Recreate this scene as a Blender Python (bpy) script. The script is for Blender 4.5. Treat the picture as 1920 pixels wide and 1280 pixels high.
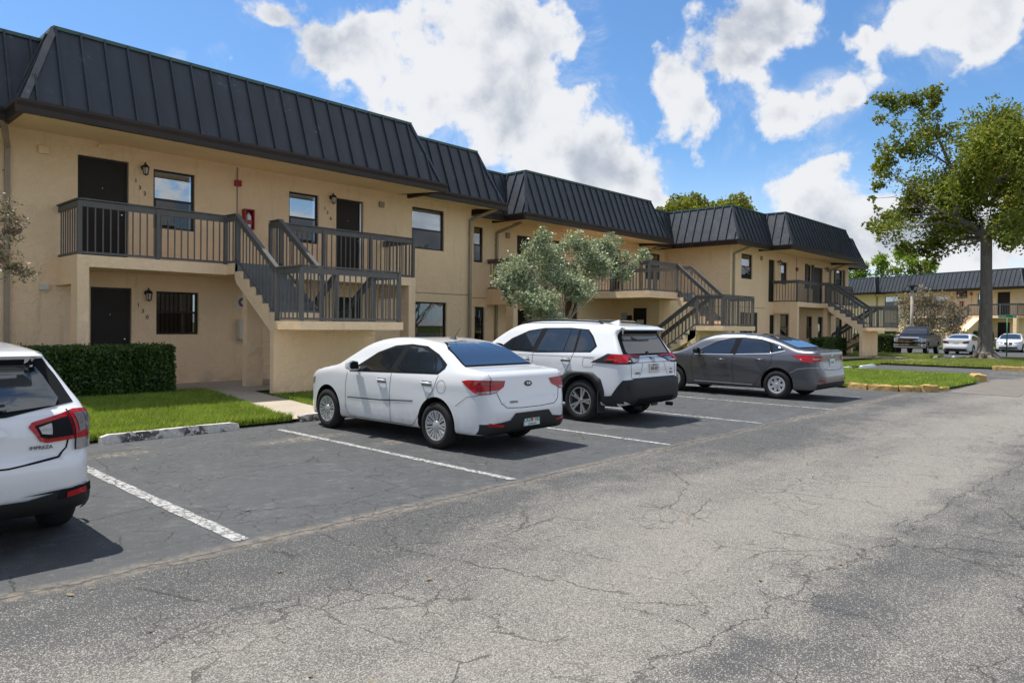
import bpy, bmesh, math, random
import numpy as np
from mathutils import Vector, Matrix
from mathutils.bvhtree import BVHTree
R = math.radians
random.seed(7); rng = np.random.default_rng(7)
scene = bpy.context.scene
for o in list(bpy.data.objects): bpy.data.objects.remove(o)

# ------------------------------------------------------------------ camera
cam_d = bpy.data.cameras.new("camera"); cam = bpy.data.objects.new("camera", cam_d)
scene.collection.objects.link(cam); scene.camera = cam
cam_d.sensor_width = 36.0; cam_d.lens = 1334.7 / 1920 * 36
cam_d.shift_y = -(640 - 622.55) / 1920
cam_d.clip_start = 0.05; cam_d.clip_end = 3000
th, pi_, ro = R(43.0776), R(0.6216), R(0.5966)
Fv = Vector((math.cos(th) * math.cos(pi_), math.sin(th) * math.cos(pi_), -math.sin(pi_)))
R0 = Vector((math.sin(th), -math.cos(th), 0)); U0 = R0.cross(Fv)
Rv = R0 * math.cos(ro) + U0 * math.sin(ro); Uv = -R0 * math.sin(ro) + U0 * math.cos(ro)
cm = Matrix((( Rv.x, Uv.x, -Fv.x), (Rv.y, Uv.y, -Fv.y), (Rv.z, Uv.z, -Fv.z))).to_4x4()
cm.translation = (0, 0, 1.6)
cam.matrix_world = cm

# ------------------------------------------------------------------ sun + sky
SUN = Vector((-0.12, 0.415, 1.0)).normalized()
sl = bpy.data.lights.new("sun", 'SUN'); sl.energy = 3.45; sl.angle = R(0.5); sl.color = (1.0, 0.955, 0.88)
so = bpy.data.objects.new("sun", sl); scene.collection.objects.link(so)
so.rotation_euler = SUN.to_track_quat('Z', 'Y').to_euler(); so.location = (0, 0, 30)
scene.view_settings.view_transform = 'Standard'; scene.view_settings.look = 'None'
scene.view_settings.exposure = 0.78; scene.view_settings.gamma = 1.0
scene.cycles.max_bounces = 8; scene.cycles.diffuse_bounces = 4; scene.cycles.glossy_bounces = 4
scene.cycles.transparent_max_bounces = 12; scene.cycles.use_denoising = True
scene.cycles.sample_clamp_indirect = 6.0

world = bpy.data.worlds.new("World"); scene.world = world; world.use_nodes = True
wt = world.node_tree; wt.nodes.clear()
class NT:
    def __init__(s, t): s.t = t
    def n(s, typ, **k):
        nd = s.t.nodes.new(typ)
        for a, v in k.items():
            if a == 'ins':
                for i, x in v.items():
                    if hasattr(x, 'is_linked') or isinstance(x, bpy.types.NodeSocket): s.t.links.new(x, nd.inputs[i])
                    else: nd.inputs[i].default_value = x
            else: setattr(nd, a, v)
        return nd
    def m(s, op, a, b=0.0, c=None, clamp=False):
        ins = {0: a, 1: b}
        if c is not None: ins[2] = c
        return s.n('ShaderNodeMath', operation=op, use_clamp=clamp, ins=ins).outputs[0]
    def v(s, op, a, b=(0, 0, 0), scale=None):
        ins = {0: a, 1: b}
        if scale is not None: ins[3] = scale
        nd = s.n('ShaderNodeVectorMath', operation=op, ins=ins)
        return nd.outputs[1] if op in ('DOT_PRODUCT', 'DISTANCE', 'LENGTH') else nd.outputs[0]
    def ss(s, x, a, b, lo=0.0, hi=1.0, typ='SMOOTHSTEP'):
        return s.n('ShaderNodeMapRange', interpolation_type=typ, ins={0: x, 1: a, 2: b, 3: lo, 4: hi}).outputs[0]
    def noise(s, vec, scale, detail=4.0, rough=0.55, dist=0.0, col=False):
        nd = s.n('ShaderNodeTexNoise', ins={'Vector': vec, 'Scale': scale, 'Detail': detail, 'Roughness': rough, 'Distortion': dist})
        return nd.outputs['Color' if col else 'Fac']
    def mix(s, f, a, b, blend='MIX'):
        nd = s.n('ShaderNodeMix', data_type='RGBA', blend_type=blend)
        for i, x in ((0, f), (6, a), (7, b)):
            if isinstance(x, bpy.types.NodeSocket): s.t.links.new(x, nd.inputs[i])
            else: nd.inputs[i].default_value = (tuple(x) + (1,))[:4] if i else x
        return nd.outputs[2]
W = NT(wt)
tc = W.n('ShaderNodeTexCoord').outputs['Generated']
d = W.v('NORMALIZE', tc)
sky = W.n('ShaderNodeTexSky', sky_type='NISHITA', sun_disc=False, sun_elevation=math.asin(SUN.z),
          sun_rotation=math.atan2(SUN.x, SUN.y), altitude=0.0, air_density=1.0, dust_density=0.6, ozone_density=2.2).outputs[0]
skyc = W.v('MULTIPLY', sky, (0.058, 0.080, 0.098))
CL = [(0.403,0.831,0.382,50),(0.441,0.812,0.382,30),(0.396,0.859,0.325,26),(0.348,0.881,0.32,16),(0.494,0.8,0.341,55),(0.521,0.781,0.344,70),(0.542,0.754,0.371,45),(0.582,0.74,0.337,100),(0.559,0.776,0.291,80),(0.619,0.698,0.358,100),(0.625,0.725,0.289,90),(0.652,0.653,0.384,110),(0.679,0.659,0.323,90),(0.708,0.592,0.384,80),(0.727,0.573,0.378,60),(0.709,0.62,0.336,50),(0.706,0.664,0.245,80),(0.736,0.614,0.285,70),(0.744,0.629,0.225,70),(0.779,0.566,0.271,75),(0.784,0.578,0.224,70),(0.812,0.505,0.295,65),(0.817,0.523,0.243,60),(0.822,0.464,0.33,66),(0.838,0.465,0.286,60),(0.845,0.396,0.359,55),(0.854,0.407,0.325,45),(0.861,0.35,0.368,38),(0.777,0.548,0.309,26),(0.853,0.45,0.265,56),(0.879,0.383,0.285,42),(0.893,0.368,0.259,52),(0.903,0.326,0.279,55),(0.911,0.285,0.298,50),(0.923,0.241,0.301,32),(0.9,0.276,0.338,30),(0.9,0.276,0.338,44),(0.91,0.233,0.342,62),(0.921,0.193,0.34,78),(0.93,0.149,0.336,80),(0.934,0.169,0.314,40),(0.857,0.466,0.22,24),(0.822,0.535,0.195,50),(0.789,0.582,0.196,60),(0.907,0.379,0.181,50),(0.923,0.331,0.198,48),(0.931,0.296,0.214,38),(0.938,0.31,0.157,90),(0.924,0.358,0.133,80),(0.956,0.271,0.116,90),(0.971,0.222,0.094,90),(0.983,0.164,0.085,90),(0.959,0.137,0.248,22),(0.855,0.496,0.152,50),(0.837,0.519,0.174,40)]
wn = W.noise(d, 3.6, 3.0, 0.5, col=True); wn2 = W.noise(d, 11.0, 4.0, 0.6, col=True)
dw = W.v('ADD', d, W.v('SCALE', W.v('SUBTRACT', wn, (0.5, 0.5, 0.5)), scale=0.10))
dw = W.v('ADD', dw, W.v('SCALE', W.v('SUBTRACT', wn2, (0.5, 0.5, 0.5)), scale=0.06))
acc = None
for x, y, z, r in CL:
    rr = r / 1400.0
    dist = W.v('DISTANCE', dw, tuple(Vector((x, y, z)).normalized()))
    w = W.ss(dist, rr * 1.5, rr * 0.1)
    acc = w if acc is None else W.m('ADD', acc, w)
acc = W.ss(acc, 0.0, 1.45, 0.0, 1.0, 'LINEAR')
# clouds on the other sides of the sky come from noise alone
dz = W.n('ShaderNodeSeparateXYZ', ins={0: d})
den = W.m('MAXIMUM', W.m('ADD', dz.outputs[2], 0.18), 0.05)
pp = W.v('DIVIDE', d, W.n('ShaderNodeCombineXYZ', ins={0: den, 1: den, 2: den}).outputs[0])
front = W.v('DOT_PRODUCT', d, tuple(Vector((0.75, 0.60, 0.25)).normalized()))
fr = W.ss(front, 0.60, 0.72)
big = W.noise(pp, 1.15, 5.0, 0.6)
gen = W.ss(big, 0.38, 0.56)
cov = W.mix(fr, gen, acc)
def puff(vec):
    f = W.noise(vec, 6.5, 9.0, 0.60, 0.2)
    v = W.n('ShaderNodeTexVoronoi', feature='SMOOTH_F1', ins={'Vector': W.v('ADD', vec, W.v('SCALE', wn2, scale=0.05)), 'Scale': 26.0, 'Smoothness': 0.6}).outputs['Distance']
    return W.m('SUBTRACT', f, W.m('MULTIPLY', v, 0.16))
f1 = puff(d); f2 = puff(W.v('ADD', d, (-0.006, 0.004, 0.016)))
soft1 = W.noise(d, 5.0, 2.0, 0.5); soft2 = W.noise(W.v('ADD', d, (-0.01, 0.006, 0.06)), 5.0, 2.0, 0.5)
dens = W.m('ADD', W.m('MULTIPLY', cov, 0.92), W.m('ADD', W.m('MULTIPLY', W.m('SUBTRACT', f1, 0.44), 2.9), W.m('MULTIPLY', W.m('SUBTRACT', W.noise(d, 30.0, 6.0, 0.65), 0.5), 0.75)))
alpha = W.ss(dens, 0.30, 0.68)
veil = W.m('MULTIPLY', W.ss(W.noise(d, 7.0, 7.0, 0.7, 0.8), 0.44, 0.72, 0.0, 0.5), W.ss(cov, 0.0, 0.35))
alpha = W.m('MAXIMUM', alpha, veil)
thick = W.ss(dens, 0.55, 1.35)
relief = W.m('ADD', W.m('MULTIPLY', W.m('SUBTRACT', f1, f2), 2.6), W.m('MULTIPLY', W.m('SUBTRACT', soft1, soft2), 2.6))
lit = W.ss(W.m('SUBTRACT', W.m('ADD', 0.80, relief), W.m('MULTIPLY', thick, 0.42)), 0.0, 0.80)
ccol = W.mix(lit, (0.275, 0.30, 0.345), (0.515, 0.52, 0.53))
hz = W.ss(dz.outputs[2], 0.0, 0.26, 0.5, 0.0)
skyh = W.mix(hz, skyc, (0.62, 0.72, 0.85))
fin = W.mix(W.m('MULTIPLY', alpha, 0.96), skyh, ccol)
bg = W.n('ShaderNodeBackground', ins={0: fin, 1: 1.0})
W.n('ShaderNodeOutputWorld', ins={0: bg.outputs[0]})

# ------------------------------------------------------------------ materials
def mat(name, col=(0.5, 0.5, 0.5), rough=0.6, metal=0.0, spec=0.5, coat=0.0, fn=None, emit=None):
    m = bpy.data.materials.new(name); m.use_nodes = True; t = m.node_tree
    b = t.nodes['Principled BSDF']
    b.inputs['Base Color'].default_value = (*col, 1); b.inputs['Roughness'].default_value = rough
    b.inputs['Metallic'].default_value = metal; b.inputs['Specular IOR Level'].default_value = spec
    b.inputs['Coat Weight'].default_value = coat; b.inputs['Coat Roughness'].default_value = 0.03
    if fn: fn(NT(t), b)
    return m
def lk(N, out, b, name): N.t.links.new(out, b.inputs[name])
def bump(N, b, h, dist=0.01, strength=1.0):
    nd = N.n('ShaderNodeBump', ins={'Height': h, 'Distance': dist, 'Strength': strength}); lk(N, nd.outputs[0], b, 'Normal')
def pos(N): return N.n('ShaderNodeNewGeometry').outputs['Position']
def obj(N): return N.n('ShaderNodeTexCoord').outputs['Object']
def vary(col, amt=0.12, scale=2.0, fine=20.0, bdist=0.0, bscale=60.0, rough=None, detail=5.0):
    def f(N, b):
        p = pos(N)
        n = N.noise(p, scale, detail, 0.6); n2 = N.noise(p, fine, 4.0, 0.6)
        k = N.m('ADD', N.m('MULTIPLY', N.m('SUBTRACT', n, 0.5), amt * 4), N.m('MULTIPLY', N.m('SUBTRACT', n2, 0.5), amt * 1.6))
        k = N.m('ADD', k, 1.0)
        c = N.v('SCALE', col, scale=k); lk(N, c, b, 'Base Color')
        if bdist: bump(N, b, N.noise(p, bscale, 4.0, 0.65), bdist)
    return f

def f_stucco(N, b):
    p = pos(N)
    n = N.noise(p, 0.9, 6.0, 0.62); n2 = N.noise(p, 6.0, 6.0, 0.7); n3 = N.noise(p, 34.0, 3.0, 0.6)
    sp = N.n('ShaderNodeSeparateXYZ', ins={0: p}).outputs
    mp = N.n('ShaderNodeMapping', ins={0: p, 3: (3.2, 3.2, 0.35)}).outputs[0]
    streak = N.noise(mp, 1.6, 5.0, 0.65)
    k = N.m('ADD', 1.0, N.m('MULTIPLY', N.m('SUBTRACT', n, 0.5), 0.22))
    k = N.m('ADD', k, N.m('MULTIPLY', N.m('SUBTRACT', n2, 0.5), 0.16))
    k = N.m('ADD', k, N.m('MULTIPLY', N.m('SUBTRACT', n3, 0.5), 0.10))
    c = N.v('SCALE', (0.92, 0.68, 0.44), scale=k)
    st = N.ss(streak, 0.54, 0.76, 0.0, 0.24)
    c = N.mix(st, c, (0.36, 0.28, 0.18))
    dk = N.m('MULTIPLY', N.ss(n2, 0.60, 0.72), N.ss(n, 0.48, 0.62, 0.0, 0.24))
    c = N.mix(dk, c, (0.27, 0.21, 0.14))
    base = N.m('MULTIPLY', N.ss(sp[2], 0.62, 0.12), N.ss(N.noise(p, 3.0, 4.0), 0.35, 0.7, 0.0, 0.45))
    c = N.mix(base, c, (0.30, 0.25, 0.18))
    lk(N, c, b, 'Base Color')
    hn = N.m('ADD', N.noise(p, 22.0, 5.0, 0.7), N.m('MULTIPLY', N.ss(n2, 0.45, 0.6), 0.7))
    bump(N, b, hn, 0.012, 0.8)
def f_roof(N, b):
    p = pos(N)
    n = N.noise(p, 1.3, 5.0, 0.6); n2 = N.noise(p, 9.0, 4.0, 0.6)
    mp = N.n('ShaderNodeMapping', ins={0: p, 3: (2.4, 1.0, 0.25)}).outputs[0]
    n3 = N.noise(mp, 2.0, 3.0, 0.5)
    k = N.m('ADD', 1.0, N.m('ADD', N.m('MULTIPLY', N.m('SUBTRACT', n, 0.5), 0.5), N.m('MULTIPLY', N.m('SUBTRACT', n3, 0.5), 0.6)))
    c = N.v('SCALE', (0.040, 0.046, 0.056), scale=k)
    chalk = N.m('MULTIPLY', N.ss(n2, 0.56, 0.72), N.ss(n, 0.52, 0.64, 0.0, 0.62))
    c = N.mix(chalk, c, (0.16, 0.17, 0.19)); lk(N, c, b, 'Base Color')
    lk(N, N.ss(n2, 0.2, 0.8, 0.34, 0.5), b, 'Roughness')
    bump(N, b, N.noise(p, 1.8, 2.0), 0.012, 0.5)
def f_wood(N, b):
    p = pos(N)
    n = N.noise(p, 5.0, 6.0, 0.65); n2 = N.noise(N.n('ShaderNodeMapping', ins={0: p, 3: (8, 8, 60)}).outputs[0], 1.0, 4.0)
    k = N.m('ADD', 1.0, N.m('ADD', N.m('MULTIPLY', N.m('SUBTRACT', n, 0.5), 0.5), N.m('MULTIPLY', N.m('SUBTRACT', n2, 0.5), 0.3)))
    c = N.v('SCALE', (0.122, 0.118, 0.112), scale=k)
    c = N.mix(N.ss(n, 0.62, 0.74, 0, 0.4), c, (0.26, 0.24, 0.20)); lk(N, c, b, 'Base Color')
def f_asphalt(N, b):
    p = pos(N); s = N.n('ShaderNodeSeparateXYZ', ins={0: p}).outputs; X, Y = s[0], s[1]
    warp = N.noise(p, 1.1, 4.0, 0.6, col=True)
    wz = N.v('SCALE', N.v('SUBTRACT', warp, (0.5, 0.5, 0.5)), scale=0.55)
    wp = N.v('ADD', p, wz)
    wfine = N.v('ADD', p, N.v('SCALE', N.v('SUBTRACT', N.noise(p, 7.0, 4.0, 0.65, col=True), (0.5, 0.5, 0.5)), scale=0.11))
    big = N.noise(p, 0.45, 5.0, 0.6); med = N.noise(p, 2.2, 5.0, 0.62); sml = N.noise(p, 9.0, 4.0, 0.6)
    jY = N.m('ADD', Y, N.m('MULTIPLY', N.m('SUBTRACT', N.noise(p, 1.6, 5.0, 0.7), 0.5), 0.28))
    # sealed stalls (Y > 4.87) and the worn drive lane
    lane = N.ss(N.m('ADD', jY, N.m('MULTIPLY', N.m('SUBTRACT', sml, 0.5), 0.5)), 4.98, 4.72)
    farlane = N.ss(X, 19.0, 22.0)
    mpv = N.n('ShaderNodeMapping', ins={0: p, 3: (0.28, 1.0, 1.0)}).outputs[0]
    track = N.noise(mpv, 0.85, 4.0, 0.55)
    # wear grows away from the stalls, with darker tracks and patches
    w1 = N.ss(N.m('ADD', Y, N.m('MULTIPLY', N.m('SUBTRACT', big, 0.5), 2.2)), 5.0, 1.9, 0.0, 1.0)
    w2 = N.ss(N.m('ADD', Y, N.m('MULTIPLY', N.m('SUBTRACT', med, 0.5), 0.8)), 1.35, 1.95)
    wear = N.m('MULTIPLY', N.m('ADD', w1, N.m('MULTIPLY', N.m('SUBTRACT', big, 0.5), 1.6), clamp=True), N.m('ADD', 0.30, N.m('MULTIPLY', w2, 0.70)))
    wear = N.m('ADD', wear, N.m('MULTIPLY', N.m('SUBTRACT', track, 0.52), 1.7))
    wear = N.m('ADD', wear, N.m('MULTIPLY', N.m('SUBTRACT', med, 0.5), 0.95), clamp=True)
    wear = N.m('MULTIPLY', wear, N.ss(N.m('ABSOLUTE', N.m('SUBTRACT', X, 8.0)), 40.0, 20.0, 0.5, 1.0))
    ag = N.n('ShaderNodeTexVoronoi', ins={'Vector': p, 'Scale': 190.0}); agc = N.n('ShaderNodeSeparateColor', ins={0: ag.outputs['Color']}).outputs[0]
    ag2 = N.noise(p, 60.0, 3.0, 0.7)
    thr = N.ss(wear, 0.0, 1.0, 0.86, 0.30, 'LINEAR')
    st = N.ss(N.m('ADD', agc, N.m('MULTIPLY', N.m('SUBTRACT', ag2, 0.5), 0.9)), thr, N.m('ADD', thr, 0.12))
    binder = N.mix(wear, (0.076, 0.077, 0.077), (0.165, 0.150, 0.130))
    stone = N.mix(N.ss(agc, 0.5, 1.0), (0.25, 0.238, 0.215), (0.42, 0.395, 0.352))
    lanec = N.mix(N.m('MULTIPLY', st, 0.8), binder, stone)
    pore = N.n('ShaderNodeTexVoronoi', ins={'Vector': p, 'Scale': 78.0}); pc = N.n('ShaderNodeSeparateColor', ins={0: pore.outputs['Color']}).outputs[0]
    pk = N.m('MULTIPLY', N.ss(N.m('ADD', pc, N.m('MULTIPLY', N.m('SUBTRACT', sml, 0.5), 1.3)), 0.66, 0.80), N.ss(pore.outputs['Distance'], 0.55, 0.25, 0.0, 0.62))
    lanec = N.mix(pk, lanec, (0.06, 0.056, 0.05))
    # seal coat
    sealn = N.m('ADD', 1.0, N.m('ADD', N.m('MULTIPLY', N.m('SUBTRACT', big, 0.5), 0.5), N.m('MULTIPLY', N.m('SUBTRACT', med, 0.5), 0.7)))
    seal = N.v('SCALE', (0.077, 0.080, 0.083), scale=sealn)
    fleck = N.ss(N.m('ADD', agc, N.m('MULTIPLY', N.m('SUBTRACT', sml, 0.5), 1.2)), 0.93, 1.02, 0.0, 0.45)
    seal = N.mix(fleck, seal, (0.26, 0.25, 0.23))
    rub = N.m('MULTIPLY', N.ss(med, 0.52, 0.72), N.ss(sml, 0.40, 0.66, 0.0, 0.30)); seal = N.mix(rub, seal, (0.20, 0.20, 0.20))
    c = N.mix(lane, seal, lanec)
    # sandy drifts near the wheel stop
    for (cx, cy, sx, sy) in ((5.15, 8.75, 0.9, 0.30), (3.0, 9.2, 0.50, 0.22), (6.0, 7.7, 0.5, 0.25)):
        e = N.v('LENGTH', N.n('ShaderNodeMapping', ins={0: N.v('SUBTRACT', p, (cx, cy, 0)), 3: (1 / sx, 1 / sy, 0)}).outputs[0])
        k = N.m('MULTIPLY', N.ss(e, 1.1, 0.1), N.ss(N.noise(p, 12.0, 5.0, 0.75), 0.44, 0.66, 0.0, 0.7))
        c = N.mix(k, c, (0.42, 0.34, 0.235))
    # seam between the stalls and the lane
    sd = N.m('ABSOLUTE', N.m('SUBTRACT', jY, 4.87))
    sand = N.m('MULTIPLY', N.ss(sd, 0.17, 0.02), N.m('MULTIPLY', N.ss(N.noise(p, 14.0, 5.0, 0.7), 0.36, 0.62, 0.0, 0.62), N.ss(N.noise(p, 0.9, 3.0, 0.6), 0.30, 0.65, 0.25, 1.0)))
    c = N.mix(sand, c, (0.30, 0.25, 0.19))
    crk = N.ss(sd, 0.016, 0.006)
    # second long crack in the lane
    y2 = N.m('ADD', N.m('SUBTRACT', 1.93, N.m('MULTIPLY', X, 0.06)), N.m('MULTIPLY', N.m('SUBTRACT', N.noise(p, 1.2, 5.0, 0.7), 0.5), 0.75))
    cd2 = N.m('ABSOLUTE', N.m('SUBTRACT', Y, y2)); crk = N.m('MAXIMUM', crk, N.ss(cd2, 0.011, 0.004))
    v1 = N.n('ShaderNodeTexVoronoi', feature='DISTANCE_TO_EDGE', ins={'Vector': wfine, 'Scale': 0.75}).outputs['Distance']
    v2 = N.n('ShaderNodeTexVoronoi', feature='DISTANCE_TO_EDGE', ins={'Vector': wfine, 'Scale': 2.7}).outputs['Distance']
    v3 = N.n('ShaderNodeTexVoronoi', feature='DISTANCE_TO_EDGE', ins={'Vector': wfine, 'Scale': 6.5}).outputs['Distance']
    c1 = N.m('MULTIPLY', N.ss(v1, 0.0055, 0.002), N.ss(N.noise(p, 1.7, 3.0), 0.46, 0.56))
    c2 = N.m('MULTIPLY', N.ss(v2, 0.013, 0.004), N.ss(N.noise(p, 1.3, 3.0), 0.53, 0.62))
    c3 = N.m('MULTIPLY', N.ss(v3, 0.026, 0.008), N.m('MULTIPLY', N.ss(N.noise(p, 0.9, 3.0), 0.53, 0.62), 0.7))
    cr = N.m('MAXIMUM', N.m('MAXIMUM', c1, c2), N.m('MAXIMUM', c3, crk))
    c = N.mix(N.m('MULTIPLY', cr, 0.50), c, (0.025, 0.022, 0.020))
    # oil spots
    oil = N.n('ShaderNodeTexVoronoi', ins={'Vector': N.v('ADD', p, N.v('SCALE', wz, scale=0.3)), 'Scale': 1.4})
    ok = N.m('MULTIPLY', N.ss(oil.outputs['Distance'], 0.11, 0.05), N.ss(N.n('ShaderNodeSeparateColor', ins={0: oil.outputs['Color']}).outputs[0], 0.80, 0.82, 0.0, 0.65))
    ok = N.m('MULTIPLY', ok, N.m('MULTIPLY', lane, N.ss(sml, 0.42, 0.58)))
    c = N.mix(ok, c, (0.05, 0.042, 0.035))
    lk(N, c, b, 'Base Color')
    h = N.m('ADD', N.m('MULTIPLY', N.m('MULTIPLY', agc, N.ss(lane, 0, 1, 0.35, 1.0)), 0.5), N.m('MULTIPLY', cr, -1.6))
    h = N.m('ADD', h, N.m('MULTIPLY', N.noise(p, 26.0, 4.0, 0.7), 0.9))
    bump(N, b, h, 0.006, 0.8)
    lk(N, N.ss(med, 0.3, 0.7, 0.74, 0.9), b, 'Roughness')
def f_linepaint(N, b):
    p = pos(N)
    wfine = N.v('ADD', p, N.v('SCALE', N.v('SUBTRACT', N.noise(p, 7.0, 4.0, 0.65, col=True), (0.5, 0.5, 0.5)), scale=0.11))
    v2 = N.n('ShaderNodeTexVoronoi', feature='DISTANCE_TO_EDGE', ins={'Vector': wfine, 'Scale': 4.2}).outputs['Distance']
    v3 = N.n('ShaderNodeTexVoronoi', feature='DISTANCE_TO_EDGE', ins={'Vector': wfine, 'Scale': 8.0}).outputs['Distance']
    cr = N.m('MAXIMUM', N.ss(v2, 0.035, 0.012), N.m('MULTIPLY', N.ss(v3, 0.06, 0.02), 0.6))
    chip = N.ss(N.noise(p, 18.0, 6.0, 0.75), 0.49, 0.59)
    scuff = N.ss(N.noise(N.n('ShaderNodeMapping', ins={0: p, 3: (3.0, 0.6, 1)}).outputs[0], 8.0, 5.0), 0.42, 0.72, 0.0, 0.5)
    c = N.mix(scuff, (0.44, 0.44, 0.425), (0.22, 0.22, 0.22))
    c = N.mix(N.m('MAXIMUM', cr, N.m('MULTIPLY', chip, 0.85)), c, (0.085, 0.085, 0.085))
    lk(N, c, b, 'Base Color')
def f_conc(col, dirt=0.35):
    def f(N, b):
        p = pos(N); n = N.noise(p, 1.6, 6.0, 0.65); n2 = N.noise(p, 14.0, 5.0, 0.7)
        k = N.m('ADD', 1.0, N.m('ADD', N.m('MULTIPLY', N.m('SUBTRACT', n, 0.5), 0.5), N.m('MULTIPLY', N.m('SUBTRACT', n2, 0.5), 0.35)))
        c = N.v('SCALE', col, scale=k); c = N.mix(N.ss(n2, 0.56, 0.72, 0, dirt), c, (0.13, 0.115, 0.09)); lk(N, c, b, 'Base Color')
        bump(N, b, n2, 0.006)
    return f
def f_stop(N, b):
    p = pos(N); n = N.noise(p, 9.0, 6.0, 0.72); n2 = N.noise(p, 1.9, 3.0, 0.5); n3 = N.noise(p, 30.0, 4.0, 0.7)
    c = N.mix(N.ss(n3, 0.4, 0.7), (0.50, 0.47, 0.42), (0.66, 0.65, 0.62))
    k = N.m('MULTIPLY', N.ss(n, 0.46, 0.50), N.ss(n2, 0.44, 0.52)); c = N.mix(k, c, (0.10, 0.09, 0.095)); lk(N, c, b, 'Base Color')
    bump(N, b, n, 0.01)
def f_ycurb(N, b):
    p = pos(N); n = N.noise(p, 4.0, 6.0, 0.72); n3 = N.noise(p, 16.0, 5.0, 0.7)
    c = N.mix(N.ss(n3, 0.4, 0.7), (0.50, 0.33, 0.12), (0.38, 0.26, 0.12))
    c = N.mix(N.ss(n, 0.56, 0.64, 0, 0.85), c, (0.20, 0.155, 0.11)); lk(N, c, b, 'Base Color'); bump(N, b, n3, 0.012)
def f_lawn(N, b):
    p = pos(N); n = N.noise(p, 1.2, 5.0, 0.6); n2 = N.noise(p, 25.0, 5.0, 0.7)
    c = N.mix(n, (0.045, 0.085, 0.012), (0.10, 0.15, 0.03)); c = N.mix(N.ss(n2, 0.5, 0.7, 0, 0.6), c, (0.12, 0.10, 0.05)); lk(N, c, b, 'Base Color')
    bump(N, b, n2, 0.03)
def f_leaf(c1, c2, c3=None, sc=0.7, trans=0.35, spec=0.3):
    def f(N, b):
        g = N.n('ShaderNodeNewGeometry'); rnd = g.outputs['Random Per Island']
        n = N.noise(g.outputs['Position'], sc, 3.0, 0.5)
        k = N.m('ADD', N.m('MULTIPLY', rnd, 0.55), N.m('MULTIPLY', N.ss(n, 0.35, 0.65), 0.55), clamp=True)
        c = N.mix(k, c1, c2)
        if c3: c = N.mix(N.ss(rnd, 0.80, 0.84), c, c3)
        lk(N, c, b, 'Base Color'); b.inputs['Roughness'].default_value = 0.5; b.inputs['Specular IOR Level'].default_value = spec
        tr = N.n('ShaderNodeBsdfTranslucent', ins={0: N.mix(0.5, c, (0.30, 0.36, 0.03))})
        mx = N.n('ShaderNodeMixShader', ins={0: trans, 1: b.outputs[0], 2: tr.outputs[0]})
        out = [x for x in N.t.nodes if x.type == 'OUTPUT_MATERIAL'][0]; N.t.links.new(mx.outputs[0], out.inputs[0])
    return f
def f_bark(N, b):
    p = pos(N); mp = N.n('ShaderNodeMapping', ins={0: p, 3: (5, 5, 1.2)}).outputs[0]
    n = N.noise(mp, 1.6, 6.0, 0.7); n2 = N.noise(p, 2.0, 4.0)
    c = N.mix(n, (0.085, 0.072, 0.062), (0.27, 0.235, 0.20)); c = N.mix(N.ss(n2, 0.55, 0.7, 0, 0.5), c, (0.26, 0.25, 0.22)); lk(N, c, b, 'Base Color'); bump(N, b, n, 0.06)
def f_glass(refl, tint=(0.02, 0.025, 0.03)):
    def f(N, b):
        b.inputs['Base Color'].default_value = (*tint, 1); b.inputs['Roughness'].default_value = 0.15
        gl = N.n('ShaderNodeBsdfGlossy', ins={0: (0.9, 0.95, 1.0, 1), 1: 0.015})
        fr = N.n('ShaderNodeFresnel', ins={0: 1.5})
        k = N.m('ADD', refl, N.m('MULTIPLY', fr.outputs[0], 0.9), clamp=True)
        mx = N.n('ShaderNodeMixShader', ins={0: k, 1: b.outputs[0], 2: gl.outputs[0]})
        out = [x for x in N.t.nodes if x.type == 'OUTPUT_MATERIAL'][0]; N.t.links.new(mx.outputs[0], out.inputs[0])
    return f
def f_clear(refl, tr=(0.8, 0.85, 0.85)):
    def f(N, b):
        gl = N.n('ShaderNodeBsdfGlossy', ins={0: (0.95, 0.97, 1.0, 1), 1: 0.01})
        tp = N.n('ShaderNodeBsdfTransparent', ins={0: (*tr, 1)})
        fr = N.n('ShaderNodeFresnel', ins={0: 1.5})
        k = N.m('ADD', refl, N.m('MULTIPLY', fr.outputs[0], 0.9), clamp=True)
        mx = N.n('ShaderNodeMixShader', ins={0: k, 1: tp.outputs[0], 2: gl.outputs[0]})
        out = [x for x in N.t.nodes if x.type == 'OUTPUT_MATERIAL'][0]; N.t.links.new(mx.outputs[0], out.inputs[0])
    return f
def f_white(N, b):
    o = obj(N); z = N.n('ShaderNodeSeparateXYZ', ins={0: o}).outputs[2]; n = N.noise(o, 5.0, 6.0, 0.7)
    k = N.m('MULTIPLY', N.ss(z, 0.62, 0.18), N.ss(n, 0.38, 0.66, 0.05, 0.45))
    c = N.mix(k, (0.70, 0.715, 0.735), (0.36, 0.33, 0.29)); lk(N, c, b, 'Base Color')
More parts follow.
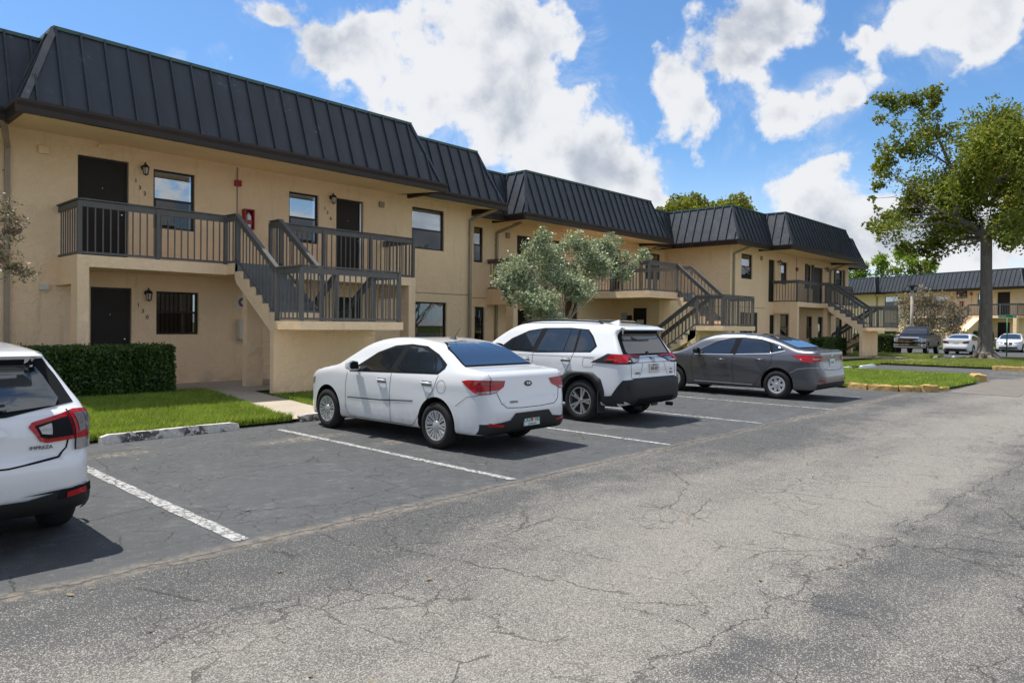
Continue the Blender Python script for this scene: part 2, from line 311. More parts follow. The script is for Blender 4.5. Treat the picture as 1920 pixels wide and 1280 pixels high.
M = dict(
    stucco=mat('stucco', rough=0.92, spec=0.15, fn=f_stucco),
    soffit=mat('soffit', rough=0.9, spec=0.1, fn=vary((0.86, 0.65, 0.40), 0.06, 1.0, 12.0)),
    roof=mat('roof_metal', rough=0.45, spec=0.35, fn=f_roof),
    ridge=mat('ridge_cap', rough=0.4, spec=0.4, fn=vary((0.055, 0.11, 0.10), 0.15, 3, 20)),
    gutter=mat('gutter_brown', rough=0.5, spec=0.35, fn=vary((0.030, 0.020, 0.016), 0.2, 2, 15)),
    wood=mat('railing_paint', rough=0.65, spec=0.25, fn=f_wood),
    tread=mat('tread_paint', rough=0.75, spec=0.2, fn=vary((0.17, 0.18, 0.18), 0.2, 2, 15)),
    door=mat('door_brown', rough=0.55, spec=0.3, fn=vary((0.018, 0.013, 0.010), 0.15, 3, 30)),
    frame=mat('bronze_frame', rough=0.45, spec=0.4, fn=vary((0.020, 0.017, 0.014), 0.1)),
    pipe=mat('downspout_tan', rough=0.5, spec=0.3, fn=vary((0.33, 0.27, 0.20), 0.15, 2, 12)),
    asphalt=mat('asphalt', rough=0.85, spec=0.25, fn=f_asphalt),
    line=mat('line_paint', rough=0.7, spec=0.2, fn=f_linepaint),
    conc=mat('concrete', rough=0.9, spec=0.15, fn=f_conc((0.42, 0.365, 0.295))),
    stop=mat('wheel_stop_paint', rough=0.85, spec=0.15, fn=f_stop),
    ycurb=mat('yellow_curb', rough=0.85, spec=0.15, fn=f_ycurb),
    lawn=mat('lawn_soil', rough=0.95, spec=0.1, fn=f_lawn),
    grass=mat('grass_blade', fn=f_leaf((0.14, 0.24, 0.022), (0.33, 0.46, 0.055), (0.42, 0.43, 0.15), 1.5, 0.42)),
    grassdry=mat('grass_dry', fn=f_leaf((0.15, 0.22, 0.03), (0.36, 0.40, 0.10), (0.40, 0.34, 0.17), 1.2, 0.4)),
    hedge=mat('hedge_leaf', fn=f_leaf((0.018, 0.050, 0.009), (0.060, 0.120, 0.018), (0.10, 0.15, 0.05), 4.0, 0.25, 0.5)),
    leaf=mat('tree_leaf', fn=f_leaf((0.060, 0.105, 0.014), (0.22, 0.255, 0.030), (0.33, 0.28, 0.04), 0.55, 0.35)),
    leafy=mat('yellow_leaf', fn=f_leaf((0.11, 0.13, 0.015), (0.27, 0.26, 0.03), None, 0.3, 0.35)),
    silver=mat('silver_leaf', fn=f_leaf((0.17, 0.22, 0.11), (0.42, 0.47, 0.29), (0.62, 0.65, 0.48), 2.0, 0.2, 0.6)),
    bronzeleaf=mat('bronze_leaf', fn=f_leaf((0.10, 0.09, 0.055), (0.26, 0.21, 0.15), (0.40, 0.20, 0.17), 2.0, 0.2, 0.6)),
    papaya=mat('papaya_leaf', fn=f_leaf((0.09, 0.17, 0.02), (0.30, 0.44, 0.05), None, 0.6, 0.4)),
    bark=mat('bark', rough=0.9, spec=0.1, fn=f_bark),
    palebark=mat('pale_bark', rough=0.85, spec=0.15, fn=vary((0.42, 0.38, 0.31), 0.3, 4, 20)),
    iron=mat('black_iron', (0.010, 0.010, 0.010), 0.4, spec=0.5),
    lampglass=mat('lamp_glass', (0.5, 0.46, 0.36), 0.2, spec=0.6),
    red=mat('red_paint', (0.32, 0.014, 0.018), 0.4, spec=0.5),
    plastic=mat('cream_plastic', (0.62, 0.60, 0.52), 0.5),
    white=mat('white_paint', (0.72, 0.72, 0.70), 0.6),
    brownsign=mat('sign_brown', (0.045, 0.022, 0.016), 0.5),
    green=mat('sign_green', (0.0, 0.21, 0.12), 0.4, spec=0.5),
    greenpole=mat('pole_green', (0.010, 0.11, 0.055), 0.45),
    digit=mat('numeral_bronze', (0.035, 0.028, 0.022), 0.5),
    blind=mat('white_blinds', rough=0.6, fn=vary((0.55, 0.58, 0.60), 0.04)),
    dark=mat('dark_interior', (0.012, 0.012, 0.014), 0.7),
    curtain=mat('blue_curtain', (0.07, 0.09, 0.22), 0.8),
    lace=mat('lace_curtain', rough=0.9, fn=vary((0.30, 0.31, 0.30), 0.3, 6, 30)),
    glass=mat('window_glass', fn=f_clear(0.27)),
    screen=mat('screen_glass', fn=f_clear(0.02, (0.42, 0.42, 0.42))), lowglass=mat('shaded_window_glass', fn=f_clear(0.04, (0.6, 0.62, 0.62))),  # lowglass: ground floor copy dimmed in tint and reflection, standing for shade
    shutter=mat('black_shutter', (0.012, 0.012, 0.013), 0.5),
    carglass=mat('tinted_car_glass', fn=f_glass(0.02, (0.010, 0.013, 0.016)), rough=0.1),
    winglass=mat('bluish_car_glass', fn=f_glass(0.07, (0.014, 0.020, 0.026)), rough=0.1),
    tyre=mat('tyre_rubber', rough=0.85, spec=0.25, fn=vary((0.022, 0.021, 0.021), 0.25, 8, 60)),
    well=mat('black_trim', rough=0.6, spec=0.35, fn=vary((0.020, 0.021, 0.022), 0.1)),
    alloy=mat('alloy', (0.62, 0.62, 0.63), 0.22, metal=0.85, coat=0.3),
    silverplastic=mat('silver_plastic', (0.55, 0.56, 0.58), 0.32, metal=0.5),
    chrome=mat('chrome', (0.75, 0.75, 0.77), 0.08, metal=1.0),
    redlamp=mat('red_lens', (0.36, 0.003, 0.008), 0.12, spec=0.4, coat=0.25),
    darkred=mat('dark_red_lens', (0.12, 0.006, 0.010), 0.1, spec=0.7, coat=0.6),
    clearlamp=mat('clear_lens', (0.30, 0.30, 0.31), 0.06, metal=0.4, coat=0.8),
    gap=mat('panel_gap', (0.012, 0.013, 0.015), 0.8, spec=0.1),
    gapshade=mat('panel_gap_and_crease_shade', (0.10, 0.11, 0.12), 0.8, spec=0.1),  # for panel gaps, and for shade drawn along body creases
    platew=mat('plate_white', (0.60, 0.66, 0.64), 0.35), platet=mat('plate_teal', (0.03, 0.14, 0.16), 0.4),
    orange=mat('plate_orange', (0.55, 0.10, 0.03), 0.4), yellow=mat('sticker_yellow', (0.60, 0.48, 0.03), 0.5),
    pwhite=mat('pearl_white_paint', rough=0.3, spec=0.5, coat=1.0, fn=f_white),
    pgrey=mat('metallic_grey_paint', rough=0.30, metal=0.65, coat=1.0, fn=vary((0.115, 0.118, 0.128), 0.03)),
    pblack=mat('black_paint', (0.006, 0.007, 0.012), 0.35, spec=0.25, coat=0.1),
    pink=mat('red_cover', (0.35, 0.03, 0.06), 0.7),
)

# ------------------------------------------------------------------ helpers
C = scene.collection
def link(name, me, m=None, parent=None, loc=None):
    o = bpy.data.objects.new(name, me); C.objects.link(o)
    if me is not None and m is not None:
        for x in (m if isinstance(m, (list, tuple)) else [m]): me.materials.append(x)
    if parent is not None: o.parent = parent
    if loc is not None: o.location = loc
    return o
def tag(o, label, cat, group=None, kind=None):
    if label: o['label'] = label
    if cat: o['category'] = cat
    if group: o['group'] = group
    if kind: o['kind'] = kind
    return o
def empty(name, label, cat, loc=(0, 0, 0), rz=0.0, group=None):
    o = bpy.data.objects.new(name, None); C.objects.link(o); o.location = loc; o.rotation_euler = (0, 0, rz)
    o.empty_display_size = 0.2
    return tag(o, label, cat, group)
class MB:
    def __init__(s): s.v = []; s.f = []; s.mi = []; s.cur = 0
    def add(s, vs, fs):
        n = len(s.v); s.v += [tuple(v) for v in vs]; s.f += [tuple(i + n for i in f) for f in fs]; s.mi += [s.cur] * len(fs); return s
    def quad(s, a, b, c, d): return s.add([a, b, c, d], [(0, 1, 2, 3)])
    def box(s, x0, x1, y0, y1, z0, z1):
        v = [(x0, y0, z0), (x1, y0, z0), (x1, y1, z0), (x0, y1, z0), (x0, y0, z1), (x1, y0, z1), (x1, y1, z1), (x0, y1, z1)]
        return s.add(v, [(0, 3, 2, 1), (4, 5, 6, 7), (0, 1, 5, 4), (1, 2, 6, 5), (2, 3, 7, 6), (3, 0, 4, 7)])
    def beam(s, p, q, w, h, up=(0, 0, 1)):
        p, q = Vector(p), Vector(q); d = (q - p).normalized(); sx = d.cross(Vector(up))
        if sx.length < 1e-4: sx = d.cross(Vector((1, 0, 0)))
        sx.normalize(); uz = sx.cross(d).normalized(); a = sx * w / 2; b = uz * h / 2
        v = [p - a - b, p + a - b, p + a + b, p - a + b, q - a - b, q + a - b, q + a + b, q - a + b]
        return s.add(v, [(0, 1, 2, 3), (7, 6, 5, 4), (0, 4, 5, 1), (1, 5, 6, 2), (2, 6, 7, 3), (3, 7, 4, 0)])
    def prism(s, poly, axis, a, b):   # poly in the two other axes
        def P(t, c): return {'x': (c, t[0], t[1]), 'y': (t[0], c, t[1]), 'z': (t[0], t[1], c)}[axis]
        n = len(poly); v = [P(t, a) for t in poly] + [P(t, b) for t in poly]
        return s.add(v, [tuple(range(n))[::-1], tuple(range(n, 2 * n))] + [(i, (i + 1) % n, n + (i + 1) % n, n + i) for i in range(n)])
    def tube(s, pts, rads, n=8, cap=True):
        pts = [Vector(p) for p in pts]; base = len(s.v); k = len(pts); ref = Vector((0.13, 0.31, 0.94)); vs = []
        for i, p in enumerate(pts):
            d = (pts[min(i + 1, k - 1)] - pts[max(i - 1, 0)])
            d = d.normalized() if d.length > 1e-9 else Vector((0, 0, 1))
            a = d.cross(ref)
            if a.length < 1e-3: a = d.cross(Vector((1, 0, 0)))
            a.normalize(); b = d.cross(a).normalized(); r = rads[i] if hasattr(rads, '__len__') else rads
            for j in range(n):
                t = 2 * math.pi * j / n; vs.append(p + a * math.cos(t) * r + b * math.sin(t) * r)
        fs = [(i * n + j, i * n + (j + 1) % n, (i + 1) * n + (j + 1) % n, (i + 1) * n + j) for i in range(k - 1) for j in range(n)]
        if cap: fs += [tuple(range(n))[::-1], tuple((k - 1) * n + j for j in range(n))]
        return s.add(vs, fs)
    def lathe(s, prof, n=32, M4=Matrix.Identity(4), close=False):   # prof (r, h) about z
        vs = [M4 @ Vector((r * math.cos(2 * math.pi * j / n), r * math.sin(2 * math.pi * j / n), h)) for r, h in prof for j in range(n)]
        k = len(prof); m = k if close else k - 1
        fs = [(i * n + j, i * n + (j + 1) % n, ((i + 1) % k) * n + (j + 1) % n, ((i + 1) % k) * n + j) for i in range(m) for j in range(n)]
        return s.add(vs, fs)
    def text(s, body, size, M4, extrude=0.002, align='CENTER'):
        cu = bpy.data.curves.new('t', 'FONT'); cu.body = body; cu.size = size; cu.extrude = extrude; cu.align_x = align; cu.align_y = 'CENTER'
        to = bpy.data.objects.new('t', cu); C.objects.link(to); me = to.to_mesh()
        s.add([M4 @ v.co for v in me.vertices], [tuple(p.vertices) for p in me.polygons])
        to.to_mesh_clear(); bpy.data.objects.remove(to); bpy.data.curves.remove(cu); return s
    def build(s, name, m, parent=None, smooth=False, loc=None):
        me = bpy.data.meshes.new(name); me.from_pydata(s.v, [], s.f)
        if any(s.mi): me.polygons.foreach_set('material_index', s.mi)
        if smooth: me.polygons.foreach_set('use_smooth', [True] * len(me.polygons))
        me.update(); return link(name, me, m, parent, loc)
def bevel(o, w=0.01, seg=2):
    md = o.modifiers.new('bevel', 'BEVEL'); md.width = w; md.segments = seg; md.limit_method = 'ANGLE'; md.angle_limit = R(40); return o
def tris_object(name, V, F, m, parent=None):
    me = bpy.data.meshes.new(name); V = np.asarray(V, dtype=np.float32); F = np.asarray(F, dtype=np.int32)
    k = F.shape[1]; me.vertices.add(len(V)); me.vertices.foreach_set('co', V.ravel())
    me.loops.add(F.size); me.loops.foreach_set('vertex_index', F.ravel()); me.polygons.add(len(F))
    me.polygons.foreach_set('loop_start', np.arange(0, F.size, k, dtype=np.int32)); me.polygons.foreach_set('loop_total', np.full(len(F), k, dtype=np.int32))
    me.update(calc_edges=True); me.validate(); return link(name, me, m, parent)
RX = Matrix.Rotation(R(90), 4, 'X')     # text standing upright, read from -Y
def at(x, y, z, rot=None): return Matrix.Translation((x, y, z)) @ (rot if rot is not None else Matrix.Identity(4))

# ------------------------------------------------------------------ ground
def grid_sheet(name, x0, x1, y0, y1, zf, m, nx=2, ny=2):
    mb = MB(); xs = np.linspace(x0, x1, nx); ys = np.linspace(y0, y1, ny)
    v = [(x, y, zf(x, y)) for y in ys for x in xs]
    f = [(j * nx + i, j * nx + i + 1, (j + 1) * nx + i + 1, (j + 1) * nx + i) for j in range(ny - 1) for i in range(nx - 1)]
    mb.add(v, f); o = mb.build(name, m); o['kind'] = 'structure'; return o
def poly_sheet(name, pts, m, thick=None):
    mb = MB(); v = [tuple(p) for p in pts]; mb.add(v, [tuple(range(len(v)))]); o = mb.build(name, m); o['kind'] = 'structure'; return o
grid_sheet('ground', -400, 900, -400, 900, lambda x, y: -0.05, M['lawn'])
grid_sheet('parking_lot', -60, 130, -60, 60, lambda x, y: 0.0, M['asphalt'], 96, 96)
def gz(y): return 0.03 + 0.15 * min(max((y - 10.35) / 3.2, 0), 1)
def lawn_patch(name, pts):   # pts (x, y, z) around the edge
    return poly_sheet(name, pts, M['lawn'])
def lawn_grid(name, x0, x1, y0, y1, h=None): return grid_sheet(name, x0, x1, y0, y1, (lambda x, y: gz(y)) if h is None else (lambda x, y: h), M['lawn'], 2, 24)
lawn_grid('lawn', -14, 6.02, 10.32, 19.0)
lawn_grid('lawn', 6.86, 27.35, 10.32, 19.0)
lawn_grid('lawn', 27.35, 34.0, 9.45, 19.0)
lawn_patch('lawn', [(19.93, 6.5, 0.045), (20.1, 4.75, 0.045), (21.3, 4.42, 0.045), (24.6, 4.30, 0.04), (27.3, 5.0, 0.045), (27.3, 10.32, 0.05), (19.93, 10.32, 0.05)])
lawn_patch('lawn', [(34.0, 2.6, 0.06), (46.3, 3.2, 0.06), (46.3, 8.3, 0.06), (34.0, 8.3, 0.06)])
lawn_patch('lawn', [(34.0, 8.3, 0.06), (41.0, 8.3, 0.06), (41.0, 19.0, 0.12), (34.0, 19.0, 0.12)])
lawn_patch('lawn', [(41.0, 9.7, 0.06), (46.6, 9.7, 0.06), (46.6, 19.0, 0.12), (41.0, 19.0, 0.12)])
lawn_patch('lawn', [(64.5, -6, 0.06), (82, -6, 0.06), (82, 40, 0.1), (64.5, 40, 0.1)])
# concrete paths
poly_sheet('sidewalk', [(5.86, 10.30, 0.055), (6.90, 10.30, 0.055), (6.94, 13.6, 0.205), (6.22, 13.6, 0.205)], M['conc'])
poly_sheet('sidewalk', [(6.30, 13.6, 0.205), (6.92, 13.6, 0.205), (9.6, 13.6, 0.205), (9.6, 16.35, 0.205), (5.7, 16.35, 0.205), (5.7, 14.3, 0.205)], M['conc'])
poly_sheet('sidewalk', [(33.2, 10.9, 0.205), (37.0, 10.4, 0.205), (37.0, 14.6, 0.205), (33.2, 14.6, 0.205)], M['conc'])
poly_sheet('sidewalk', [(35.3, 8.2, 0.075), (37.2, 7.7, 0.075), (40.4, 10.6, 0.15), (40.3, 11.6, 0.15), (38.4, 11.0, 0.15)], M['conc'])
mb = MB(); mb.box(20.6, 27.4, 2.75, 4.22, -0.03, 0.008); o = mb.build('concrete_apron', mat('apron_concrete', rough=.9, spec=.15, fn=f_conc((0.175, 0.160, 0.140)))); o['kind'] = 'structure'
# painted stall lines
for x, y0, y1 in ((2.46, 4.98, 9.4), (5.37, 4.98, 9.75), (8.46, 4.98, 9.9), (11.47, 5.02, 9.9), (14.45, 4.85, 9.9), (17.4, 5.3, 9.9)):
    mb = MB(); w = 0.047 if x > 3 else 0.058; n = 24
    ys = np.linspace(y0, y1, n); jl = [random.uniform(-.008, .008) for _ in ys]; jr = [random.uniform(-.008, .008) for _ in ys]
    v = [(x - w + jl[i], ys[i], 0.004) for i in range(n)] + [(x + w + jr[i], ys[i], 0.004) for i in range(n)]
    mb.add(v, [(i, n + i, n + i + 1, i + 1) for i in range(n - 1)]); o = mb.build('parking_line', M['line']); o['kind'] = 'structure'
for x in (28.9, 31.8):
    mb = MB(); mb.quad((x - .05, 3.9, .004), (x + .05, 3.9, .004), (x + .05, 8.9, .004), (x - .05, 8.9, .004)); o = mb.build('parking_line', M['line']); o['kind'] = 'structure'

# ------------------------------------------------------------------ apartment building kit
def wall_panel(mb, x0, x1, y, z0, z1, holes, depth=0.13):
    xs = sorted({x0, x1} | {h[0] for h in holes} | {h[1] for h in holes}); zs = sorted({z0, z1} | {h[2] for h in holes} | {h[3] for h in holes})
    xs = [x for x in xs if x0 <= x <= x1]; zs = [z for z in zs if z0 <= z <= z1]
    for i in range(len(xs) - 1):
        for j in range(len(zs) - 1):
            cx, cz = (xs[i] + xs[i + 1]) / 2, (zs[j] + zs[j + 1]) / 2
            if any(h[0] < cx < h[1] and h[2] < cz < h[3] for h in holes): continue
            mb.quad((xs[i], y, zs[j]), (xs[i + 1], y, zs[j]), (xs[i + 1], y, zs[j + 1]), (xs[i], y, zs[j + 1]))
    for a, b, c, d_ in holes:
        mb.quad((a, y, c), (a, y + depth, c), (a, y + depth, d_), (a, y, d_)); mb.quad((b, y, d_), (b, y + depth, d_), (b, y + depth, c), (b, y, c))
        mb.quad((a, y, d_), (a, y + depth, d_), (b, y + depth, d_), (b, y, d_)); mb.quad((a, y + depth, c), (a, y, c), (b, y, c), (b, y + depth, c))
def window(root, x0, x1, z0, z1, y, kind='blinds', rail=0.5, shutters=False):
    """frame (> pane, blinds) set back in the wall plane y"""
    yf = y + 0.055; t = 0.045; zr = z0 + (z1 - z0) * rail
    mb = MB(); w = x1 - x0
    mb.box(x0, x1, yf, yf + .06, z1 - t, z1 - .001); mb.box(x0, x1, yf, yf + .06, z0 + .001, z0 + t)
    mb.box(x0 + .001, x0 + t, yf, yf + .06, z0 + t, z1 - t); mb.box(x1 - t, x1 - .001, yf, yf + .06, z0 + t, z1 - t)
    mb.box(x0 + t, x1 - t, yf - .012, yf + .05, zr - .022, zr + .022)
    mb.box(x0 + t, x0 + t + .02, yf - .01, yf + .02, z0 + t, zr - .022); mb.box(x1 - t - .02, x1 - t, yf - .01, yf + .02, z0 + t, zr - .022)
    fr = mb.build('window', M['frame'], root)
    a, b = x0 + t, x1 - t
    up = MB(); up.box(a, b, yf + .035, yf + .041, zr + .022, z1 - t); up.build('pane', M['glass' if z0 > 2.5 else 'lowglass'], fr)
    lo = MB(); lo.box(a + .02, b - .02, yf + .008, yf + .014, z0 + t, zr - .022); lo.build('pane', M['screen'], fr)
    bk = MB(); bk.box(a - .02, b + .02, yf + .20, yf + .21, z0 + .02, z1 - .02); bk.build('interior_backing', M['dark'], fr)
    if kind == 'blinds':
        bl = MB(); z = z0 + t + .01
        while z < z1 - t - .01:
            bl.add([(a, yf + .075, z), (b, yf + .075, z), (b, yf + .092, z + .024), (a, yf + .092, z + .024)], [(0, 1, 2, 3)]); z += .03
        bl.build('blinds', M['blind'], fr)
    elif kind == 'vertical':
        bl = MB(); x = a + .02
        while x < b - .06:
            bl.box(x, x + .062, yf + .09, yf + .093, z0 + t, z1 - t); x += .095
        bl.build('blinds', M['blind'], fr)
    elif kind == 'curtain':
        bl = MB(); bl.box(a, b, yf + .08, yf + .09, z0 + (z1 - z0) * .42, z1 - t); bl.build('curtain', M['curtain'], fr)
    elif kind == 'lace':
        bl = MB(); n = 30
        v = []; 
        for i in range(n + 1):
            x = a + (b - a) * i / n; yy = yf + .09 + .018 * math.sin(i * 1.9); k = abs(i / n - .5) * 2; zb = zr + .05 + (z1 - zr) * .34 * (1 - k)
            v += [(x, yy, zb), (x, yy, z1 - t)]
        bl.add(v, [(2 * i, 2 * i + 2, 2 * i + 3, 2 * i + 1) for i in range(n)]); bl.build('curtain', M['lace'], fr)
    if shutters:
        for s in (x0 - .36, x1 + .04):
            sh = MB(); sh.box(s, s + .32, y - .035, y - .002, z0 - .02, z1 + .02)
            z = z0 + .04
            while z < z1 - .05: sh.box(s + .04, s + .28, y - .045, y - .035, z, z + .03); z += .055
            o = sh.build('shutter', M['shutter'], root)
    return fr
def door(root, x0, x1, z0, z1, y, storm=False, oval=False):
    mb = MB(); yd = y + .085
    mb.box(x0 + .04, x1 - .04, yd, yd + .04, z0 + .01, z1 - .04)
    d_ = mb.build('door', M['door'], root)
    f = MB(); f.box(x0, x0 + .04, yd - .02, yd + .05, z0, z1); f.box(x1 - .04, x1, yd - .02, yd + .05, z0, z1); f.box(x0 + .04, x1 - .04, yd - .02, yd + .05, z1 - .04, z1 - .001)
    f.build('door_frame', M['frame'], d_)
    k = MB(); k.lathe([(0, 0), (.028, .004), (.03, .02), (.018, .045), (0, .05)], 12, at(x1 - .12, yd, z0 + 1.0, Matrix.Rotation(R(90), 4, 'X'))); k.build('handle', M['chrome'], d_)
    p = MB(); p.lathe([(0, 0), (.012, .002), (0, .006)], 8, at((x0 + x1) / 2, yd, z0 + 1.52, Matrix.Rotation(R(90), 4, 'X'))); p.build('peephole', M['chrome'], d_)
    if storm:
        s = MB(); s.box(x1 - .09, x1 - .045, yd - .045, yd - .005, z0, z1 - .05); s.build('storm_door_edge', M['silverplastic'], d_)
    if oval:
        s = MB(); s.lathe([(0, .006), (.11, .006), (.12, 0)], 20, at((x0 + x1) / 2, yd, z0 + 1.35, Matrix.Rotation(R(90), 4, 'X') @ Matrix.Diagonal((1, 2.2, 1, 1)))); s.build('oval_pane', M['glass'], d_)
    return d_
def mansard(root, x0, x1, yg, yb, lh=True, rh=True, zt=6.9, zg=5.33, ins=0.6, dz=0.0, side_left=False, side_right=False, left_len=None, right_len=None, cap=True, spans=None):
    """metal mansard: eave x0..x1 at yg, ridge set back by ins; roof > ridge_cap, gutter, soffit handled by the caller"""
    zt += dz; a = x0 + (ins if lh else 0); b = x1 - (ins if rh else 0); yr = yg + ins
    mb = MB()
    v = [(x0, yg, zg), (x1, yg, zg), (b, yr, zt), (a, yr, zt), (x0, yb, zg), (x1, yb, zg), (b, yb, zt), (a, yb, zt)]
    mb.add(v, [(0, 1, 2, 3), (1, 5, 6, 2), (4, 0, 3, 7), (3, 2, 6, 7)])
    H = zt - zg; n = Vector((0, -H, ins)).normalized()
    sp = 0.405; x = x0 + 0.2
    while x < x1 - .1:
        t1 = 1.0
        if lh and x < a: t1 = (x - x0) / ins
        if rh and x > b: t1 = (x1 - x) / ins
        p = Vector((x, yg, zg)); q = Vector((x, yg + ins * t1, zg + H * t1))
        if t1 > .08: mb.beam(p + n * .022, q + n * .022, .036, .05, n)
        x += sp
    def side(xe, sgn):
        nn = Vector((sgn * H, 0, ins)).normalized(); y = yg + .2; L = yb
        while y < L - .05:
            t1 = min(1.0, (y - yg) / ins)
            p = Vector((xe, y, zg)); q = Vector((xe - sgn * ins * t1, y, zg + H * t1))
            if t1 > .08: mb.beam(p + nn * .022, q + nn * .022, .036, .05, nn)
            y += sp
    if lh: side(x0, -1)
    if rh: side(x1, 1)
    for s, e in (((x0, yg, zg), (a, yr, zt)),) * lh + (((x1, yg, zg), (b, yr, zt)),) * rh:
        nn = Vector((-.3 if s[0] == x0 else .3, -1, .30)).normalized(); p = Vector(s) + nn * .012; q = Vector(e) + nn * .012
        mb.beam(p, q, .11, .03, nn)
    rf = mb.build('roof', M['roof'], root)
    rc = MB(); z = zt
    rc.box(a - .03, b + .03, yr - .045, yr + .10, z - .03, z + .035)
    if lh: rc.box(a - .045, a + .10, yr + .10, yb, z - .03, z + .033)
    if rh: rc.box(b - .10, b + .045, yr + .10, yb, z - .03, z + .033)
    rc.build('ridge_cap', M['ridge'], rf)
    # gutter
    g = MB(); D = .13; z0, z1 = zg - .21, zg + .012
    prof = [(0, z1), (-D, z1), (-D, z1 - .05), (-D * .75, z1 - .12), (-D * .72, z0), (0, z0)]
    for sa, sb in (spans or [(x0 - (D if lh else 0), x1 + (D if rh else 0))]):
        if g.v: g.build('gutter', M['gutter'], root); g = MB()
        g.prism([(yg + p[0], p[1]) for p in prof], 'x', sa, sb)
    if spans and rh and lh and g.v: g.build('gutter', M['gutter'], root); g = MB()
    if lh: g.prism([(x0 + p[0], p[1]) for p in prof], 'y', yg + .002, yb)
    if spans and lh and rh: g.build('gutter', M['gutter'], root); g = MB()
    if rh: g.prism([(x1 - p[0], p[1]) for p in prof], 'y', yg + .002, yb)
    g.build('gutter', M['gutter'], root)
    return rf
def railing(mb, p, q, h=1.03, zt_off=0.0, posts=(True, True), gap=0.055, inner=True):
    """guard rail along p->q (may slope); p, q at floor level"""
    p, q = Vector(p), Vector(q); L2 = (q - p).xy.length; d = (q - p); k = d / L2
    sl = abs(d.z) > .05; up = Vector((0, 0, h))
    mb.beam(p + up - Vector((0, 0, .07)), q + up - Vector((0, 0, .07)), .036, .115)
    mb.beam(p + up + Vector((0, 0, .012)), q + up + Vector((0, 0, .012)), .095, .026)
    zb = .10 if sl else .045
    mb.beam(p + Vector((0, 0, zb)), q + Vector((0, 0, zb)), .035, .045)
    n = max(1, int(L2 / .132)); px = Vector((-k.y, k.x, 0)).normalized()
    for i in range(1, n):
        c = p + d * (i / n); mb.beam(c + Vector((0, 0, zb + .01)), c + Vector((0, 0, h - .12)), .021, .021, px)
    m = max(1, round(L2 / 1.55))
    for i in range(m + 1):
        if (i == 0 and not posts[0]) or (i == m and not posts[1]): continue
        c = p + d * (i / m); mb.beam(c + Vector((0, 0, -.01)), c + Vector((0, 0, h - .02)), .072, .072, px)
def stairs(mb_c, mb_t, x0, x1, y_top, y_bot, z_top, z_bot, under=None, nr=7):
    """concrete flight between (y_top, z_top) and (y_bot, z_bot) with painted treads"""
    dy = (y_bot - y_top) / (nr - 1); dz = (z_top - z_bot) / nr; s = 1 if dy > 0 else -1
    poly = [(y_top, z_top - .005)]
    for i in range(nr - 1):
        z = z_top - dz * (i + 1); poly += [(y_top + dy * i, z), (y_top + dy * (i + 1), z)]
    poly += [(y_bot, z_bot - .10), (y_bot, z_bot - (.16 if under is None else under)), (y_top + dy * .2, z_top - .42), (y_top - s * .02, z_top - .28)]
    mb_c.prism(poly, 'x', x0, x1)
    for i in range(nr - 1):
        z = z_top - dz * (i + 1); ya, yb = y_top + dy * i, y_top + dy * (i + 1)
        e = .05 if nr == 7 else -.003; mb_t.box(x0 + e, x1 - e, min(ya, yb + s * .0), max(ya, yb), z + .001, z + .045)
        mb_t.box(x0 + .05, x1 - .05, min(ya, ya + s * .02) , max(ya, ya + s * .02), z + .046, z + dz + .02)
def lantern(x, y, z, label, parent_rot=None, group=None, cat='lantern'):
    t = empty('wall_lantern', label, cat, (x, y, z), 0, group)
    b = MB(); b.lathe([(0, 0), (.055, 0), (.05, .012), (.02, .03), (0, .03)], 12, at(0, 0, .0, Matrix.Rotation(R(90), 4, 'X')))
    b.tube([(0, -.02, .0), (0, -.06, .06), (0, -.12, .10), (0, -.14, .05)], .010, 6); b.build('bracket', M['iron'], t)
    c = MB(); c.lathe([(.002, .06), (.015, .03), (.05, .005), (.085, -.035), (.075, -.045), (.06, -.05)], 6, at(0, -.14, 0.03)); c.build('cap', M['iron'], t)
    g = MB(); g.lathe([(.062, -.05), (.045, -.19), (.0, -.19)], 6, at(0, -.14, .03)); g.build('lamp_glass', M['lampglass'], t)
    k = MB()
    for i in range(6):
        a = math.pi * i / 3; k.beam((.064 * math.cos(a), -.14 + .064 * math.sin(a), -.02), (.047 * math.cos(a), -.14 + .047 * math.sin(a), -.16), .010, .010)
    k.lathe([(0, -.215), (.02, -.21), (.05, -.19), (.05, -.183), (0, -.183)], 6, at(0, -.14, .03)); k.build('cage', M['iron'], t)
    return t
def downspout(root, x, yw, zt, zb, yg, dx=0.0, m='pipe'):
    mb = MB(); mb.beam((x, yw - .06, zb), (x, yw - .06, zt - .42), .085, .07, (0, 1, 0))
    mb.beam((x, yw - .06, zt - .44), (x + dx, yg + .02, zt - .12), .085, .07, (0, 1, 0)); mb.beam((x + dx, yg + .02, zt - .15), (x + dx, yg + .02, zt + .06), .085, .07, (0, 1, 0))
    for z in (zb + .9, zb + 2.4, zt - .9): mb.box(x - .06, x + .06, yw - .025, yw - .001, z, z + .03)
    return mb.build('downspout', M[m], root)

